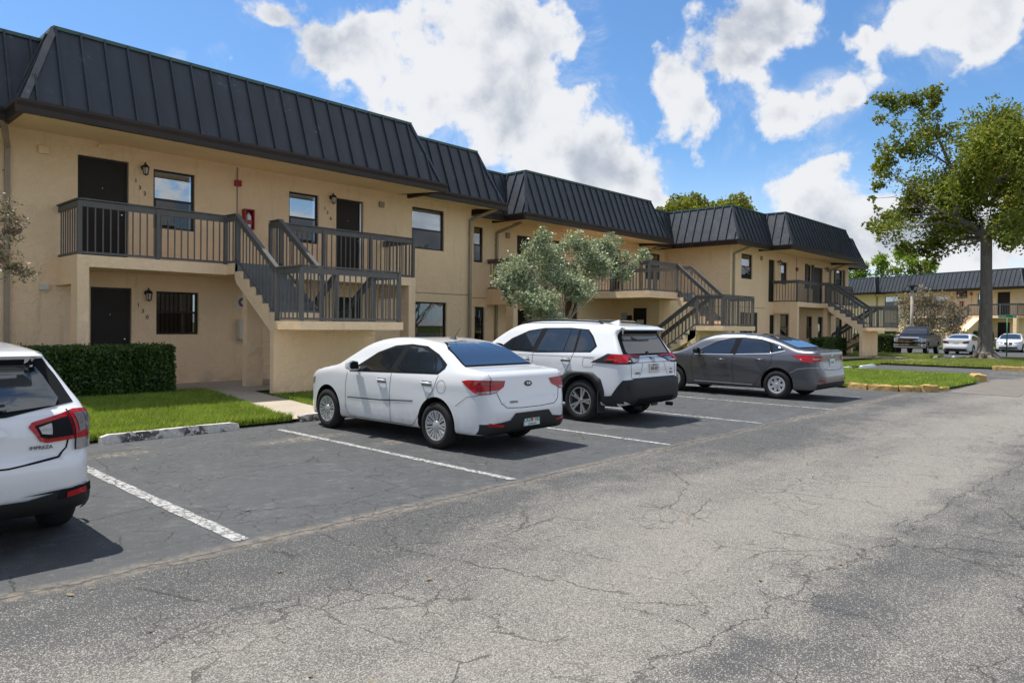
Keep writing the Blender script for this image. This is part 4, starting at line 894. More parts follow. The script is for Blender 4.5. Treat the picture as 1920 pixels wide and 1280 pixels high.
def cut_wells(me, spec, paint):
    """boolean the four wheel wells out of the shell"""
    o = bpy.data.objects.new('tmp', me); C.objects.link(o); me.materials.append(paint); me.materials.append(M['well'])
    bm = bmesh.new(); r = spec['rw'] + .055
    for y in spec['axles']:
        for s in (-1, 1):
            mt = Matrix.Translation((s * (spec['W'] / 2 + .1), y, spec['rw'] + spec.get('archz', .02))) @ Matrix.Rotation(R(90), 4, 'Y')
            bmesh.ops.create_cone(bm, cap_ends=True, segments=40, radius1=r, radius2=r, depth=.82, matrix=mt)
    cme = bpy.data.meshes.new('c'); bm.to_mesh(cme); bm.free(); cme.materials.append(M['well'])
    co = bpy.data.objects.new('c', cme); C.objects.link(co)
    md = o.modifiers.new('b', 'BOOLEAN'); md.operation = 'DIFFERENCE'; md.object = co; md.solver = 'EXACT'; md.material_mode = 'TRANSFER'
    dg = bpy.context.evaluated_depsgraph_get(); res = bpy.data.meshes.new_from_object(o.evaluated_get(dg), depsgraph=dg)
    bpy.data.objects.remove(o); bpy.data.objects.remove(co)
    res.polygons.foreach_set('use_smooth', [True] * len(res.polygons)); res.update()
    try: res.set_sharp_from_angle(angle=R(42))
    except Exception: pass
    return res
class Car:
    def __init__(s, name, label, cat, spec, paint, loc, rz=0.0, group=None, res=.05):
        s.sp = spec; s.root = empty(name, label, cat, loc, rz, group)
        raw = body_mesh(spec, res); s.bvh = BVHTree.FromPolygons([v.co.copy() for v in raw.vertices], [tuple(p.vertices) for p in raw.polygons])
        me = cut_wells(raw, spec, paint); s.body = bpy.data.objects.new('body', me); C.objects.link(s.body); s.body.parent = s.root
    def proj(s, uv, view, off):
        """map (u, v) of a view onto the shell: side views look along x, 'rear' along +y, 'front' along -y, 'top' down, or a corner angle in degrees"""
        u, v = uv
        if view == 'L': o, d = Vector((-3, u, v)), Vector((1, 0, 0))
        elif view == 'R': o, d = Vector((3, u, v)), Vector((-1, 0, 0))
        elif view == 'rear': o, d = Vector((u, -3, v)), Vector((0, 1, 0))
        elif view == 'front': o, d = Vector((u, s.sp['L'] + 3, v)), Vector((0, -1, 0))
        elif view == 'top': o, d = Vector((u, v, 4)), Vector((0, 0, -1))
        else:
            a = R(view); d = Vector((math.sin(a), math.cos(a), 0)); r = Vector((math.cos(a), -math.sin(a), 0)); o = r * u + Vector((0, .5, v)) - d * 4
        h, n, i, t = s.bvh.ray_cast(o, d)
        if h is None: return None
        if n.dot(d) > 0: n = -n
        return h + n * off
    def patch(s, name, poly, view, m, off=.004, res=.06, parent=None, smooth=True, thick=0.0):
        if parent is None: parent = s.root
        pts = [p[:2] for p in poly]; bm = bmesh.new(); f = bm.faces.new([bm.verts.new((p[0], p[1], 0)) for p in pts]); bmesh.ops.triangulate(bm, faces=[f])
        for ax in (0, 1):
            lo, hi = min(p[ax] for p in pts), max(p[ax] for p in pts); c = math.ceil(lo / res) * res
            while c < hi:
                co = (c, 0, 0) if ax == 0 else (0, c, 0); no = (1, 0, 0) if ax == 0 else (0, 1, 0)
                bmesh.ops.bisect_plane(bm, geom=bm.verts[:] + bm.edges[:] + bm.faces[:], plane_co=co, plane_no=no); c += res
        bad = []
        for v in bm.verts:
            q = s.proj(v.co[:2], view, off)
            if q is None: bad.append(v)
            else: v.co = q
        bmesh.ops.delete(bm, geom=bad, context='VERTS')
        bm.normal_update()
        for fc in list(bm.faces):
            h, n, _, _ = s.bvh.find_nearest(fc.calc_center_median())
            if h is not None and (fc.calc_center_median() - h).dot(fc.normal) < 0: fc.normal_flip()
        bm.normal_update(); me = bpy.data.meshes.new(name); bm.to_mesh(me); bm.free()
        if smooth: me.polygons.foreach_set('use_smooth', [True] * len(me.polygons))
        return link(name, me, m, parent)
    def line(s, name, pts, view, m=None, w=.007, off=.003, parent=None, step=.03):
        P = []
        for a, b in zip(pts[:-1], pts[1:]):
            a, b = np.array(a, float), np.array(b, float); n = max(1, int(np.linalg.norm(b - a) / step)); P += [a + (b - a) * i / n for i in range(n)]
        P.append(np.array(pts[-1], float)); vs = []
        for i, p in enumerate(P):
            d = P[min(i + 1, len(P) - 1)] - P[max(i - 1, 0)]; d = d / (np.linalg.norm(d) + 1e-9); nrm = np.array([-d[1], d[0]]) * w / 2
            a, b = s.proj(p + nrm, view, off), s.proj(p - nrm, view, off)
            if a is None or b is None: continue
            vs.append((a, b))
        mb = MB(); mb.add([q for ab in vs for q in ab], [(2 * i, 2 * i + 1, 2 * i + 3, 2 * i + 2) for i in range(len(vs) - 1)])
        return mb.build(name, m or M['gap'], parent or s.root, True)
    def wheels(s, kind, rimr, width=.205, inset=.02):
        sp = s.sp; r = sp['rw']
        for yi, y in enumerate(sp['axles']):
            for sd in (-1, 1):
                if sd == 1 and 'key' in sp: pass
                key = (kind, round(r, 3), round(rimr, 3))
                w = bpy.data.objects.new('wheel', wheel_mesh(key, width)['hub']); C.objects.link(w); w.parent = s.root
                w.location = (sd * (sp['W'] / 2 - inset), y, r); w.rotation_euler = (random.uniform(0, 6.28) if False else .3 * yi, 0, 0 if sd == 1 else math.pi)
                for nm in ('tyre', 'rim'):
                    c = bpy.data.objects.new(nm, wheel_mesh(key, width)[nm]); C.objects.link(c); c.parent = w
_wc = {}
def wheel_mesh(key, width):
    if key in _wc: return _wc[key]
    kind, r, rr = key; RY = Matrix.Rotation(R(90), 4, 'Y')   # lathe axis -> +x is outboard
    w = width
    def me(mb, nm, m, smooth=True):
        o = mb.build(nm, m, None, smooth); d = o.data; bpy.data.objects.remove(o); 
        try: d.set_sharp_from_angle(angle=R(35))
        except Exception: pass
        return d
    t = MB(); sh = r - rr
    t.lathe([(rr - .005, -w + .01), (rr + sh * .25, -w - .004), (rr + sh * .6, -w), (r - .022, -w + .012), (r - .006, -w + .03), (r, -w + .06), (r, -.06), (r - .006, -.03), (r - .022, -.012), (rr + sh * .6, 0), (rr + sh * .25, .004), (rr - .004, -.010), (rr - .012, -.02)], 56, RY)
    for k in range(4):
        pass
    tyre = me(t, 'tyre', M['tyre'])
    b = MB(); b.lathe([(rr - .002, -.010), (rr - .006, -.004), (rr - .02, -.006), (rr - .026, -.03), (rr - .03, -w + .02)], 48, RY)
    def spoke(a, w0, w1, r0, r1, x0, x1, th=.02, tw=0.0):
        # blade from hub r0 to rim r1
        pts = []
        for rad, ww, xx, da in ((r0, w0, x0, 0), (r1, w1, x1, tw)):
            for sx, ss in ((xx, 1), (xx, -1), (xx - th, -1), (xx - th, 1)):
                ang = a + da; q = Vector((sx, rad * math.cos(ang) - ss * ww * math.sin(ang), rad * math.sin(ang) + ss * ww * math.cos(ang))); pts.append(q)
        b.add(pts, [(0, 1, 2, 3), (7, 6, 5, 4), (0, 4, 5, 1), (1, 5, 6, 2), (2, 6, 7, 3), (3, 7, 4, 0)])
    if kind == 'many':
        for i in range(9):
            a = i * 2 * math.pi / 9
            spoke(a - .09, .008, .013, .05, rr - .012, -.018, -.004, .03, -.05); spoke(a + .12, .008, .017, .05, rr - .012, -.020, -.006, .03, .03); spoke(a + .28, .004, .010, .10, rr - .012, -.024, -.008, .03, .02)
        b.lathe([(0, -.004), (.03, -.006), (.06, -.014), (.07, -.03)], 24, RY)
    elif kind == 'five':
        for i in range(5):
            a = i * 2 * math.pi / 5
            spoke(a - .13, .013, .018, .045, rr - .012, -.030, -.008, .04, -.04); spoke(a + .13, .013, .018, .045, rr - .012, -.030, -.008, .04, .04); spoke(a, .012, .030, .045, rr - .06, -.050, -.040, .03)
        b.lathe([(0, -.018), (.032, -.020), (.052, -.030), (.06, -.05)], 24, RY)
    else:   # plastic cover with a ring of windows
        n = 7
        b.lathe([(0, -.002), (.035, -.004), (.04, -.012), (.085, -.012), (.095, -.02)], 28, RY)
        for i in range(n):
            a = i * 2 * math.pi / n; spoke(a, .028, .040, .06, rr - .012, -.012, -.006, .02)
        b.lathe([(rr - .055, -.012), (rr - .02, -.002), (rr - .01, -.006), (rr - .03, -.03)], 40, RY)
    b.cur = 1
    b.lathe([(rr - .03, -.075), (.0, -.075)], 24, RY)
    for i in range(5):
        a = i * 2 * math.pi / 5 + .3; b.lathe([(.008, -.002), (0, .0)], 6, Matrix.Translation((-.012, .03 * math.cos(a), .03 * math.sin(a))) @ RY)
    rim = me(b, 'rim', [M['silverplastic'] if kind != 'five' else M['alloy'], M['well']])
    hb = MB(); hb.lathe([(0, -.10), (.14, -.10), (.14, -.15), (0, -.15)], 20, RY); hub = me(hb, 'wheel', M['well'])
    _wc[key] = dict(tyre=tyre, rim=rim, hub=hub); return _wc[key]
def mirror_part(car, side, y, z, m, w):
    s = -1 if side == 'L' else 1; p = car.proj((y, z), side, 0); x = p.x
    mb = MB(); pts = [(0, 0), (.17, .0), (.205, .03), (.20, .115), (.13, .15), (.02, .13)]
    v = [];
    ys = ((-.05, .82), (-.045, 1.0), (.04, .92), (.09, .6))
    for yy, k in ys: v += [(x + s * (.04 + a * k), y + yy, z - .03 + (b - .07) * k + .07) for a, b in pts]
    n = len(pts); fs = [tuple(range(n)), tuple(range(3 * n, 4 * n))[::-1]] + [(i * n + j, (i + 1) * n + j, (i + 1) * n + (j + 1) % n, i * n + (j + 1) % n) for i in range(3) for j in range(n)]
    mb.add(v, fs); mb.beam((x - s * .02, y, z - .01), (x + s * .06, y, z + .0), .05, .04)
    o = mb.build('wing_mirror', m, car.root, True); bevel(o, .01)
    g = MB(); g.add([(x + s * (.045 + a * .78), y - .054, z - .03 + (b - .07) * .78 + .07) for a, b in pts], [tuple(range(n))]); g.build('mirror_glass', M['gap'], o); return o
def handle(car, side, y, z, m, w=.20):
    s = -1 if side == 'L' else 1; a = car.proj((y, z), side, 0); 
    c = car.patch('door_handle', [(y - w * .5, z - .035), (y + w * .5, z - .035), (y + w * .5, z + .03), (y - w * .5, z + .03)], side, M['gapshade'], .002, .05)
    mb = MB(); mb.tube([(a.x - s * .004, y - w * .5, z), (a.x + s * .028, y - w * .38, z + .004), (a.x + s * .034, y, z + .006), (a.x + s * .028, y + w * .38, z + .004), (a.x - s * .004, y + w * .5, z)], [.011, .014, .015, .014, .011], 8)
    mb.build('grip', m, c, True); return c
def plate(car, x, z, back, lines, fg, extra=None, view='rear', w=.305, h=.155, tilt=0.0):
    p = car.proj((x, z), view, 0); s = -1 if view == 'rear' else 1
    t = bpy.data.objects.new('license_plate', None); C.objects.link(t); t.parent = car.root; t.location = (x, p.y + s * .012, z); t.rotation_euler = (tilt, 0, 0 if view == 'rear' else math.pi)
    b = MB(); b.box(-w / 2, w / 2, -.004, .012, -h / 2, h / 2); b.build('plate', back, t)
    for s_, sz, zz, m_ in lines:
        q = MB(); q.text(s_, sz, Matrix.Translation((0, -.007, zz)) @ RX, .001); q.build('lettering', m_, t)
    if extra: extra(t)
    return t
def badge(car, name, body, x, z, size, m, view='rear', off=.004, align='CENTER', ext=.003):
    """raised lettering wrapped on the shell"""
    q = MB(); q.text(body, size, Matrix.Identity(4), ext, align); v2 = []
    for a, b, c in q.v:
        u = x + a; p = car.proj((u, z + b), view, off + max(c, 0)); v2.append(tuple(p) if p else (x, 0, z))
    q.v = v2; return q.build(name, m, car.root)
def place_far(c, s): c.root.scale = s if isinstance(s, tuple) else (s, s, s)
def mirrored(poly): return [(-p[0], *p[1:]) for p in poly][::-1]

def arch_line(yc, zc, r, a0, a1, n=14): return [(yc + r * math.cos(R(a0 + (a1 - a0) * i / n)), zc + r * math.sin(R(a0 + (a1 - a0) * i / n))) for i in range(n + 1)]
def bump_fn(y, z, yc, zc, ry, rz, amt): return amt * np.exp(-((y - yc) / ry) ** 2 - ((z - zc) / rz) ** 2)
# --- white four door sedan --------------------------------------------------
kia = dict(L=4.385, W=1.725, H=1.455, rw=.31, axles=(.98, 3.56), k=.075, archz=.015,
    side=[(.34, .24, 1), (.12, .27), (.04, .38), (.0, .52), (.03, .64), (.07, .76), (.10, .90), (.13, 1.0), (.20, 1.045), (.44, 1.075), (.62, 1.10), (.95, 1.27), (1.25, 1.385), (1.6, 1.435), (2.0, 1.455), (2.4, 1.435), (2.75, 1.35), (3.1, 1.17), (3.35, 1.03), (3.6, .975), (3.95, .90), (4.2, .79), (4.33, .66), (4.385, .48), (4.34, .26), (4.1, .19, 1)],
    plan=[(.50, .0), (.68, .05), (.78, .17), (.83, .40), (.86, 1.0), (.8625, 2.0), (.8625, 3.2), (.835, 3.75), (.74, 4.12), (.5, 4.32), (.2, 4.385)],
    wz=[(.0, .76), (.19, .80), (.28, .835), (.45, .858), (.62, .8625), (.80, .850), (.92, .835), (1.0, .80), (1.12, .735), (1.28, .655), (1.40, .58), (1.46, .52), (1.7, .4)],
    extra=lambda y, z: bump_fn(y, z, .98, .34, .45, .32, .018) + bump_fn(y, z, 3.56, .34, .45, .32, .016) - bump_fn(y, z, 2.25, .50, .75, .10, .014) + bump_fn(y, z, .7, .86, .9, .05, .012))
def build_sedan():
    c = Car('parked_car', 'white four door sedan with silver many spoke wheel covers parked beside the empty bay', 'car', kia, M['pwhite'], (6.77, 5.95, 0), 0, 'cars parked nose in along the lawn', res=.045)
    for s in ('L', 'R'):
        c.patch('window_trim', [(2.98, .925), (2.74, 1.06), (2.44, 1.23), (2.1, 1.335), (1.75, 1.365), (1.40, 1.345), (1.10, 1.245), (.87, 1.12), (.88, 1.06), (.98, .985), (2.0, .955)], s, M['gap'], .003)
        c.patch('side_window', [(2.84, .955), (2.70, 1.05), (2.42, 1.20), (2.1, 1.295), (1.90, 1.32), (2.02, .975)], s, M['carglass'], .006)
        c.patch('side_window', [(1.88, .975), (1.76, 1.325), (1.5, 1.315), (1.17, 1.23), (1.04, 1.0)], s, M['carglass'], .006)
        c.patch('quarter_window', [(1.12, 1.215), (1.01, 1.155), (.93, 1.08), (1.0, 1.0)], s, M['carglass'], .006)
        c.line('door_gap', [(3.02, .91), (3.05, .75), (3.05, .40), (2.98, .26)], s); c.line('door_gap', [(1.95, .95), (1.97, .7), (1.95, .27)], s)
        c.line('door_gap', [(.96, .97), (1.02, .80), (1.22, .56), (1.42, .30), (1.5, .26)], s); c.line('door_gap', [(2.98, .26), (1.5, .26)], s)
        c.line('side_crease_shade', [(3.0, .535), (2.2, .555), (1.45, .60)], s, M['gapshade'], .018, .0025)  # grey strip paints the crease shade onto the door skin
        handle(c, s, 2.16, .84, M['pwhite']); handle(c, s, 1.17, .86, M['pwhite'])
        c.line('bumper_gap', [(.60, .60), (.40, .73), (.22, .76)], s, M['gapshade'])
        mirror_part(c, s, 2.75, .99, M['pwhite'], .2)
        c.patch('headlamp', [(3.95, .80), (4.22, .71), (4.2, .63), (3.98, .70)], s, M['clearlamp'], .004)
    c.line('fuel_door', arch_line(.88, .83, .085, 0, 360, 20), 'L', M['gapshade'], .006)
    c.patch('windscreen', [(-.66, 1.03), (.66, 1.03), (.56, 1.34), (.3, 1.375), (-.3, 1.375), (-.56, 1.34)], 'front', M['carglass'], .004)
    rwp = [(-.64, 1.105), (.64, 1.105), (.55, 1.30), (.40, 1.385), (0, 1.40), (-.40, 1.385), (-.55, 1.30)]
    c.patch('rear_window_trim', [(x * 1.035, z + (.012 if z > 1.2 else -.012)) for x, z in rwp], 'rear', M['gap'], .003)
    c.patch('rear_window', rwp, 'rear', M['winglass'], .013)
    for s, a in ((1, 45), (-1, -45)):
        lp = [(s * u, z) for u, z in [(-.58, .925), (-.50, .945), (-.30, .955), (-.03, .935), (-.05, .86), (-.16, .79), (-.36, .765), (-.44, .80)]]
        tl = c.patch('tail_lamp', lp, a, M['redlamp'], .010, .04)
        c.patch('lens_band', [(s * u, z) for u, z in [(-.41, .80), (-.36, .775), (-.16, .80), (-.12, .825), (-.24, .82)]], a, M['clearlamp'], .016, .03, tl)
        c.patch('lens_band', [(s * u, z) for u, z in [(-.48, .925), (-.06, .92), (-.08, .90), (-.46, .90)]], a, M['darkred'], .015, .03, tl)
        c.line('tail_lamp_gap', [(s * -.225, .955), (s * -.225, .775)], a, M['gap'], .008, .018)
    c.line('trunk_gap', [(-.70, 1.02), (-.66, .92), (-.60, .76), (-.56, .66), (-.47, .60), (-.2, .585), (.2, .585), (.47, .60), (.56, .66), (.60, .76), (.66, .92), (.70, 1.02)], 'rear', M['gap'], .008)
    c.patch('lower_bumper', [(-.79, .275), (-.79, .40), (-.62, .42), (-.42, .44), (-.33, .525), (.33, .525), (.42, .44), (.62, .42), (.79, .40), (.79, .275), (.5, .26), (-.5, .26)], 'rear', M['well'], .012, .04)
    c.patch('bumper_valance', [(-.7, .235), (-.7, .285), (.7, .285), (.7, .235)], 'rear', M['gap'], .016, .04)
    for s in (-1, 1): c.patch('reflector', [(s * .74, .385), (s * .52, .36), (s * .52, .39), (s * .73, .42)], 'rear', M['redlamp'], .014, .05)
    def pl(t):
        q = MB(); q.lathe([(0, .0), (.026, .001), (0, .002)], 14, at(.0, -.0055, .0, Matrix.Rotation(R(90), 4, 'X'))); q.build('orange_emblem', M['orange'], t)
        q = MB(); q.box(.085, .13, -.0075, -.004, .035, .065); q.build('sticker', M['yellow'], t)
    plate(c, 0, .42, M['platew'], [('OUX  F82', .075, -.005, M['platet']), ('MYFLORIDA.COM', .022, .055, M['platet']), ('SUNSHINE STATE', .022, -.058, M['platet'])], None, pl)
    em = c.patch('emblem', [(.075 * math.cos(t) , .885 + .036 * math.sin(t)) for t in np.linspace(0, 2 * math.pi, 20, endpoint=False)], 'rear', M['iron'], .008, .03); badge(c, 'emblem_lettering', 'KIA', 0, .885, .05, M['chrome'], off=.012)
    badge(c, 'badge', 'RIO', -.50, .665, .032, M['chrome'], off=.006); badge(c, 'badge', 'KENDALL', -.33, .665, .036, M['iron'], off=.006); badge(c, 'badge', 'S', .50, .70, .03, M['chrome'], off=.006)
    q = MB(); p = c.proj((.12, 1.38), 'rear', 0); q.add([(-.03 + .0, 1.50, 1.435), (.03, 1.50, 1.435), (.03, 1.62, 1.45), (-.03, 1.62, 1.45), (0, 1.52, 1.475), (0, 1.58, 1.48)], [(0, 1, 4), (1, 2, 5, 4), (2, 3, 5), (3, 0, 4, 5)]); q.tube([(0, 1.53, 1.46), (0, 1.40, 1.60)], [.006, .003], 6); q.build('aerial', M['iron'], c.root)
    c.patch('sill_trim', [(1.45, .205), (3.1, .205), (3.1, .235), (1.45, .235)], 'L', M['gapshade'], .004)
    c.wheels('many', .205, .19, .015); place_far(c, (.955, .972, .965)); return c
build_sedan()
# --- white SUV ---------------------------------------------------------------
rav = dict(L=4.6, W=1.855, H=1.70, rw=.352, axles=(.98, 3.67), k=.055, archz=.03, zc=.75,
    side=[(.30, .30, 1), (.10, .34), (.02, .44), (.0, .60), (.02, .72, 1), (.07, .78), (.08, .95), (.10, 1.06), (.17, 1.10), (.30, 1.30), (.40, 1.50), (.30, 1.575, 1), (.34, 1.615), (.7, 1.66), (1.2, 1.69), (1.8, 1.70), (2.4, 1.68), (2.75, 1.60), (3.1, 1.40), (3.4, 1.17), (3.6, 1.10), (4.1, 1.04), (4.42, .95), (4.55, .80), (4.6, .55), (4.5, .32), (4.2, .26, 1)],
    plan=[(.60, .0), (.76, .04), (.86, .15), (.905, .42), (.9275, 1.0), (.9275, 3.3), (.90, 3.9), (.80, 4.35), (.5, 4.56), (.2, 4.6)],
    wz=[(.0, .84), (.26, .86), (.38, .90), (.50, .925), (.62, .9275), (.8, .915), (1.0, .905), (1.12, .885), (1.2, .845), (1.36, .765), (1.52, .685), (1.62, .62), (1.7, .55), (1.9, .4)],
    extra=lambda y, z: bump_fn(y, z, .98, .55, .50, .36, .022) + bump_fn(y, z, 3.67, .55, .50, .36, .020) - bump_fn(y, z, 2.3, .62, .8, .14, .018))
def build_suv():
    c = Car('parked_car', 'white sport utility vehicle with black bumper and wheel arches between the white and grey sedans', 'car', rav, M['pwhite'], (10.29, 6.30, 0), 0, 'cars parked nose in along the lawn', res=.045)
    for s in ('L', 'R'):
        c.patch('window_trim', [(3.02, 1.155), (2.72, 1.375), (2.35, 1.525), (2.0, 1.575), (1.4, 1.585), (.98, 1.56), (.84, 1.45), (.70, 1.28), (.80, 1.175), (2.0, 1.135)], s, M['gap'], .003)
        c.patch('side_window', [(2.90, 1.175), (2.66, 1.36), (2.32, 1.50), (2.03, 1.545), (2.14, 1.165)], s, M['carglass'], .006)
        c.patch('side_window', [(2.02, 1.165), (1.90, 1.555), (1.36, 1.56), (1.40, 1.175)], s, M['carglass'], .006)
        c.patch('side_window', [(1.38, 1.175), (1.345, 1.56), (1.18, 1.56), (1.17, 1.18)], s, M['carglass'], .006)
        c.patch('quarter_window', [(1.12, 1.18), (1.13, 1.555), (.98, 1.535), (.86, 1.42), (.74, 1.28), (.82, 1.195)], s, M['carglass'], .006)
        c.line('door_gap', [(3.05, 1.12), (3.08, .8), (3.02, .36)], s); c.line('door_gap', [(2.08, 1.14), (2.10, .8), (2.06, .36)], s); c.line('door_gap', [(1.15, 1.56), (1.15, 1.16), (1.28, .86), (1.34, .80)], s)
        c.line('side_crease_shade', [(3.0, 1.08), (2.0, 1.09), (.7, 1.10)], s, M['gapshade'], .006)  # shade of the shoulder crease laid on as a grey line
        handle(c, s, 2.27, 1.02, M['pwhite']); handle(c, s, 1.32, 1.04, M['pwhite']); mirror_part(c, s, 2.86, 1.17, M['iron'], .2)
        for yc in rav['axles']:   # black arch cladding with cut corners
            o_ = [(-.50, .37), (-.50, .55), (-.43, .74), (-.25, .85), (.25, .85), (.43, .74), (.50, .55), (.50, .37)]; i_ = arch_line(0, .382, .41, -20, 200, 18)[::-1]
            up = [(yc + a, z) for a, z in o_] + [(yc - a, z) for a, z in [(-p[0], p[1]) for p in i_[::-1]]]
            mbp = MB(); N_ = 40; oo = np.array(o_); cum = np.concatenate([[0], np.cumsum(np.linalg.norm(np.diff(oo, axis=0), axis=1))])
            ring = []
            for k in range(N_ + 1):
                t = k / N_ * cum[-1]; a = (np.interp(t, cum, oo[:, 0]), np.interp(t, cum, oo[:, 1])); ang = math.atan2(a[1] - .382, a[0]); b_ = (.408 * math.cos(ang), .382 + .408 * math.sin(ang))
                pa, pb = c.proj((yc + a[0], a[1]), s, .016), c.proj((yc + b_[0], b_[1]), s, .020)
                if pa is None or pb is None: continue
                sg = -1 if s == 'L' else 1; ring += [pa - Vector((sg * .02, 0, 0)), pa, pb, pb - Vector((sg * .05, 0, 0))]
            n = len(ring) // 4; mbp.add(ring, [(4 * i + j, 4 * i + j + 1, 4 * i + 5 + j, 4 * i + 4 + j) for i in range(n - 1) for j in range(3)]); mbp.build('arch_cladding', M['well'], c.root, True)
        c.patch('sill_cladding', [(1.45, .27), (3.2, .27), (3.2, .42), (1.45, .42)], s, M['well'], .012)
        c.patch('lower_bumper', [(.02, .32), (.02, .75), (.14, .74), (.24, .62), (.34, .48), (.52, .46), (.52, .30)], s, M['well'], .012)
        c.patch('headlamp', [(4.1, .92), (4.45, .86), (4.42, .76), (4.15, .80)], s, M['clearlamp'], .004)
        q = MB(); sx = -1 if s == 'L' else 1; q.tube([(sx * .56, .75, 1.655), (sx * .575, .85, 1.70), (sx * .585, 1.8, 1.735), (sx * .575, 2.5, 1.70), (sx * .56, 2.65, 1.655)], .014, 8); q.build('roof_rail', M['iron'], c.root, True)
        q = MB(); q.beam((sx * .85, .575, .18), (sx * .85, .575, .52), .20, .02, (0, 1, 0)); q.build('mud_flap', M['well'], c.root)
    c.line('fuel_door', [(.93, 1.08), (.73, 1.08), (.71, 1.06), (.73, .93), (.91, .93), (.94, .95), (.93, 1.08)], 'L', M['gapshade'], .006)
    c.patch('lower_bumper', [(-.845, .40), (-.845, .74), (-.6, .76), (.6, .76), (.845, .74), (.845, .40), (.62, .33), (-.62, .33)], 'rear', M['well'], .012)
    c.patch('bumper_inset', [(-.62, .30), (-.56, .44), (.56, .44), (.62, .30)], 'rear', M['gap'], .018)
    c.patch('windscreen', [(-.70, 1.16), (.70, 1.16), (.60, 1.52), (.3, 1.57), (-.3, 1.57), (-.60, 1.52)], 'front', M['carglass'], .004)
    rw = [(-.66, 1.155), (.66, 1.155), (.60, 1.40), (.53, 1.50), (-.53, 1.50), (-.60, 1.40)]
    c.patch('rear_window_trim', [(-.76, 1.13), (.76, 1.13), (.68, 1.42), (.60, 1.55), (-.60, 1.55), (-.68, 1.42)], 'rear', M['gap'], .004)
    c.patch('rear_window', rw, 'rear', M['carglass'], .016)
    q = MB(); q.add([(-.56, .30, 1.60), (.56, .30, 1.60), (.60, .19, 1.565), (-.60, .19, 1.565), (-.56, .34, 1.56), (.56, .34, 1.56)], [(0, 3, 2, 1), (3, 4, 5, 2), (0, 1, 5, 4), (0, 4, 3), (1, 2, 5)]); sp = q.build('spoiler', M['pwhite'], c.root); bevel(sp, .01)
    q = MB(); q.beam((-.02, .235, 1.17), (.32, .27, 1.225), .022, .016); q.lathe([(0, 0), (.03, 0), (.03, .03), (0, .03)], 12, at(-.02, .22, 1.17, Matrix.Rotation(R(90), 4, 'X'))); q.build('wiper', M['iron'], c.root)
    for s, a in ((1, 40), (-1, -40)):
        lp = [(s * u, z) for u, z in [(-.86, 1.01), (-.62, 1.165), (-.40, 1.155), (-.02, 1.13), (-.09, 1.04), (-.20, 1.005), (-.5, 1.0)]]
        tl = c.patch('tail_lamp', lp, a, M['well'], .010)
        c.patch('red_lens', [(s * u, z) for u, z in [(-.66, 1.06), (-.56, 1.16), (-.40, 1.150), (-.02, 1.126), (-.05, 1.09), (-.28, 1.105), (-.36, 1.02), (-.56, 1.01), (-.53, 1.05)]], a, M['redlamp'], .018, .03, tl)
        c.patch('clear_lens', [(s * u, z) for u, z in [(-.26, 1.09), (-.07, 1.08), (-.11, 1.04), (-.24, 1.02)]], a, M['clearlamp'], .018, .03, tl)
    c.line('tailgate_gap', [(-.70, 1.01), (-.70, .78), (-.66, .765), (.66, .765), (.70, .78), (.70, 1.01)], 'rear', M['gap'], .008)
    c.line('tailgate_crease_shade', [(-.52, 1.02), (-.44, 1.10), (.44, 1.10), (.52, 1.02), (-.52, 1.02)], 'rear', M['gapshade'], .008)  # these grey lines paint in the shade of the tailgate folds
    c.line('tailgate_crease_shade', [(-.34, 1.01), (-.42, .83), (-.46, .80)], 'rear', M['gapshade'], .008); c.line('tailgate_crease_shade', [(.34, 1.01), (.42, .83), (.46, .80)], 'rear', M['gapshade'], .008)
    plate(c, 0, .915, mat('plate_cream', (0.55, 0.52, 0.48), 0.4), [('XR 627', .075, -.002, M['iron']), ('GARDEN STATE', .022, .058, M['iron']), ('- - - -', .03, -.062, M['red'])], None)
    em = MB(); 
    def ring(cx, cz, a, b_, w):
        n = 22; vs = []
        for i in range(n):
            t = 2 * math.pi * i / n; 
            for k in (1, 1 - w): 
                p = c.proj((cx + a * k * math.cos(t), cz + b_ * k * math.sin(t)), 'rear', .010); vs.append(p)
        em.add(vs, [(2 * i, 2 * i + 1, (2 * i + 3) % (2 * n), (2 * i + 2) % (2 * n)) for i in range(n)])
    ring(0, 1.055, .062, .042, .16); ring(0, 1.055, .020, .040, .3); ring(0, 1.074, .044, .018, .2); em.build('emblem', M['iron'], c.root)
    badge(c, 'badge', 'RAV4', -.52, .845, .055, M['iron'], off=.008); badge(c, 'badge', 'XLE', .56, .885, .04, M['iron'], off=.008); badge(c, 'badge', 'AWD', .56, .825, .05, M['iron'], off=.008)
    q = MB(); q.add([(-.035, .78, 1.66), (.035, .78, 1.66), (.03, .98, 1.68), (-.03, .98, 1.68), (0, .80, 1.735), (0, .90, 1.70)], [(0, 1, 4), (1, 2, 5, 4), (2, 3, 5), (3, 0, 4, 5)]); q.build('aerial', M['pwhite'], c.root)
    for s in (-1, 1): q = MB(); q.lathe([(.032, 0), (.036, .12), (.03, .12), (.026, .02)], 14, at(s * .5, .12, .28, Matrix.Rotation(R(90), 4, 'X'))); q.build('exhaust', M['well'], c.root)
    c.wheels('five', .235, .225, .012); place_far(c, (.955, .97, .98)); return c
build_suv()
